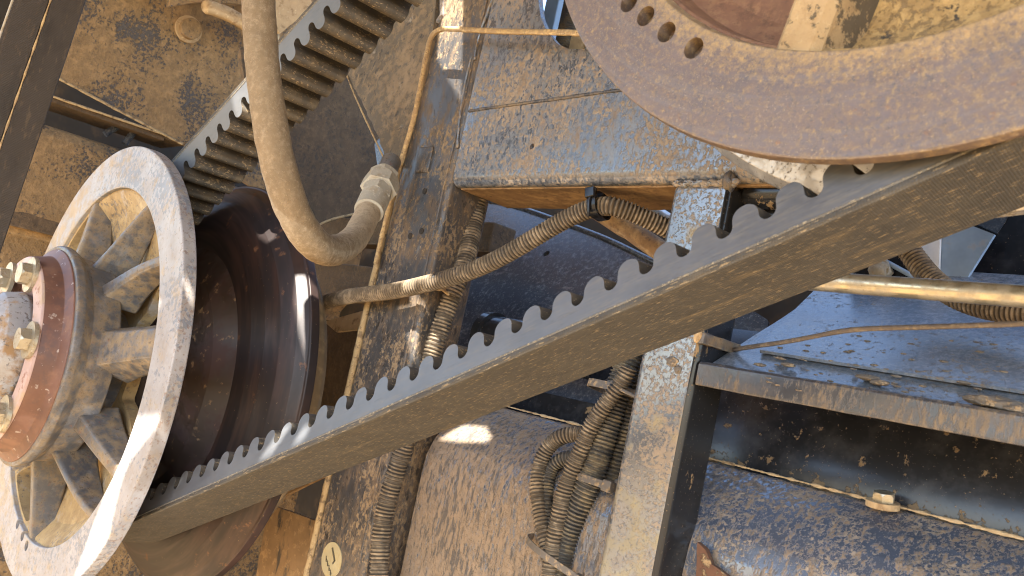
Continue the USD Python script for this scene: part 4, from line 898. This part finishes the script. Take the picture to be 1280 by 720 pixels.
# rear half: dark dished flange
part(t, 'rear_flange', rev(rnd([(.1845, .0795), (.1845, .0875), (.168, .090), (.10, .074), (.05, .07), (.05, .045), (.105, .0525), (.135, .0555), (.150, .0590), (.164, .0645), (.176, .0720), (.182, .0790)], .0012, 3), c, 220), rearfl_m, smooth=40)
part(t, 'rear_hub', rev(rnd([(.0, .10), (.0, .0), (.050, .0), (.054, .034), (.097, .043), (.118, .054), (.118, .06), (.06, .10)], .002, 3), c, 140), rearrust_m, smooth=40)
p = at(408, 470, .118)
part(t, 'backing_disc', rev(rnd([(.0, .098), (.0, .12), (abs(p[0] - c[0]) - .004, .122), (abs(p[0] - c[0]), .116), (abs(p[0] - c[0]) - .003, .104), (.14, .096)], .002, 3), c, 180), olive_m, smooth=40)

# ------------------------------------------------------------------ right wheel
RC = np.array([.5749, .4784]); c = RC
t = thing('right_wheel', 'big rust-brown pulley wheel with drilled rim at the top right', 'pulley', (RC[0], 0, RC[1]))
YR = -.0089
rr = toman(rev(rnd([(.1843, YR), (.1848, YR + .0035), (.1848, YR + .0055), (.150, .012), (.1405, .012), (.1425, YR + .006), (.1445, YR)], .0010, 4), c, 260))
for q in [(867, 60), (833, 40), (807, 20), (786, 3), (770, -16)]:
    p = at(*q, YR); rr = rr - toman(cyl(p + [0, -.01, 0], p + [0, .0075, 0], .0046, 24))
part(t, 'rim', rr, rring_m, smooth=30)
cav = rnd([(.1440, YR + .005), (.1440, .020), (.05, .024), (.05, .017), (.128, .014), (.1385, .008), (.1415, YR + .005)], .001, 4)
cv = toman(rev(cav, c, 200))
red = sector(-150, -101.5, .0, .2); cvr = cv ^ red; cvd = cv - red
part(t, 'web', cvr, rrust_m, smooth=40, label='red rusted hollow left of the spoke')
part(t, 'web', cvd, rdust_m, smooth=40)
def spoke(a, w, y0=-.0075):
    pts = []
    ang = math.radians(a); u = np.array([math.cos(ang), 0, math.sin(ang)]); w_ = np.array([-u[2], 0, u[0]])
    o = np.array([c[0], 0, c[1]])
    sec = [(-w / 2 - .004, .018), (-w / 2, y0 + .003), (-w / 2 + .003, y0), (w / 2 - .003, y0), (w / 2, y0 + .003), (w / 2 + .004, .018)]
    return ext(Polygon([(a_, b_) for a_, b_ in sec]), .105, frame(w_, EY, u, o + u * .04))
for a in (-101.5, -41.5, 18.5, 78.5, 138.5, 198.5): part(t, 'spoke', spoke(a, .019), spoke_m, smooth=30)
part(t, 'hub', rev(rnd([(.0, -.03), (.0, .07), (.055, .07), (.055, -.012), (.045, -.03)], .002, 3), c, 100), rring_m, smooth=35)
part(t, 'rear_flange', rev(rnd([(.1842, .0645), (.1842, .0700), (.16, .072), (.05, .058), (.05, .045), (.12, .047), (.1805, .0606)], .0008, 3), c, 260), silver_m, smooth=35)

# ------------------------------------------------------------------ dark banded belt at the left edge
t = thing('banded_belt', 'dark cloth-backed double belt crossing the top left corner', 'belt', (.05, -.14, .3))
d2 = np.array([0.0, -.010, -.186]); d2 /= np.linalg.norm(d2)
yw = np.array([0, -1, 0]); nx = np.cross(d2, yw); nx = nx if nx[0] > 0 else -nx; nx /= np.linalg.norm(nx); yw = np.cross(nx, d2); yw = yw if yw[1] < 0 else -yw
o = np.array([.05, -.117, .393]) - d2 * .5
sec = [(0, 0), (.0008, .0008)] + [(.0195, .0010), (.0203, -.0002), (.0212, -.0002), (.0220, .0010)] + [(.0405, .0008), (.0415, 0), (.0385, -.013), (.0245, -.013), (.0220, -.004), (.0195, -.004), (.017, -.013), (.003, -.013)]
n2 = 200; ls = np.linspace(0, 1.25, n2); k2 = len(sec)
v = np.concatenate([[o + d2 * l + yw * a + nx * b for a, b in sec] for l in ls]); i, j = np.meshgrid(np.arange(n2 - 1), np.arange(k2), indexing='ij'); k = (j + 1) % k2
qd = np.stack([i * k2 + j, i * k2 + k, (i + 1) * k2 + k, (i + 1) * k2 + j], -1).reshape(-1, 4)
uv = np.stack([np.repeat(ls, k2), np.tile([a for a, b in sec], n2)], 1)
tm = trimesh.Trimesh(v, np.vstack([qd[:, [0, 1, 2]], qd[:, [0, 2, 3]]]), process=False)
if ((tm.triangles_center - (o + d2 * .6)) * tm.face_normals).sum() < 0: tm.invert()
part(t, 'cloth_back', tm, belt2_m, smooth=False, uv=uv)
sm = [tuple(o + d2 * l + yw * (.0207) + nx * .0004) for l in ls]
part(t, 'seam', tube(np.array(sm), .0007 + .0003 * np.cos(np.arange(n2) * 2.1), 6)[0], rod_m, smooth=True)
sm = [tuple(o + d2 * l + yw * (.0415) + nx * .0) for l in ls]
part(t, 'painted_sun_edge', tube(np.array(sm), .0008, 6)[0], fit_m, smooth=True)  # pale tube painted in for the sunlit edge of the belt
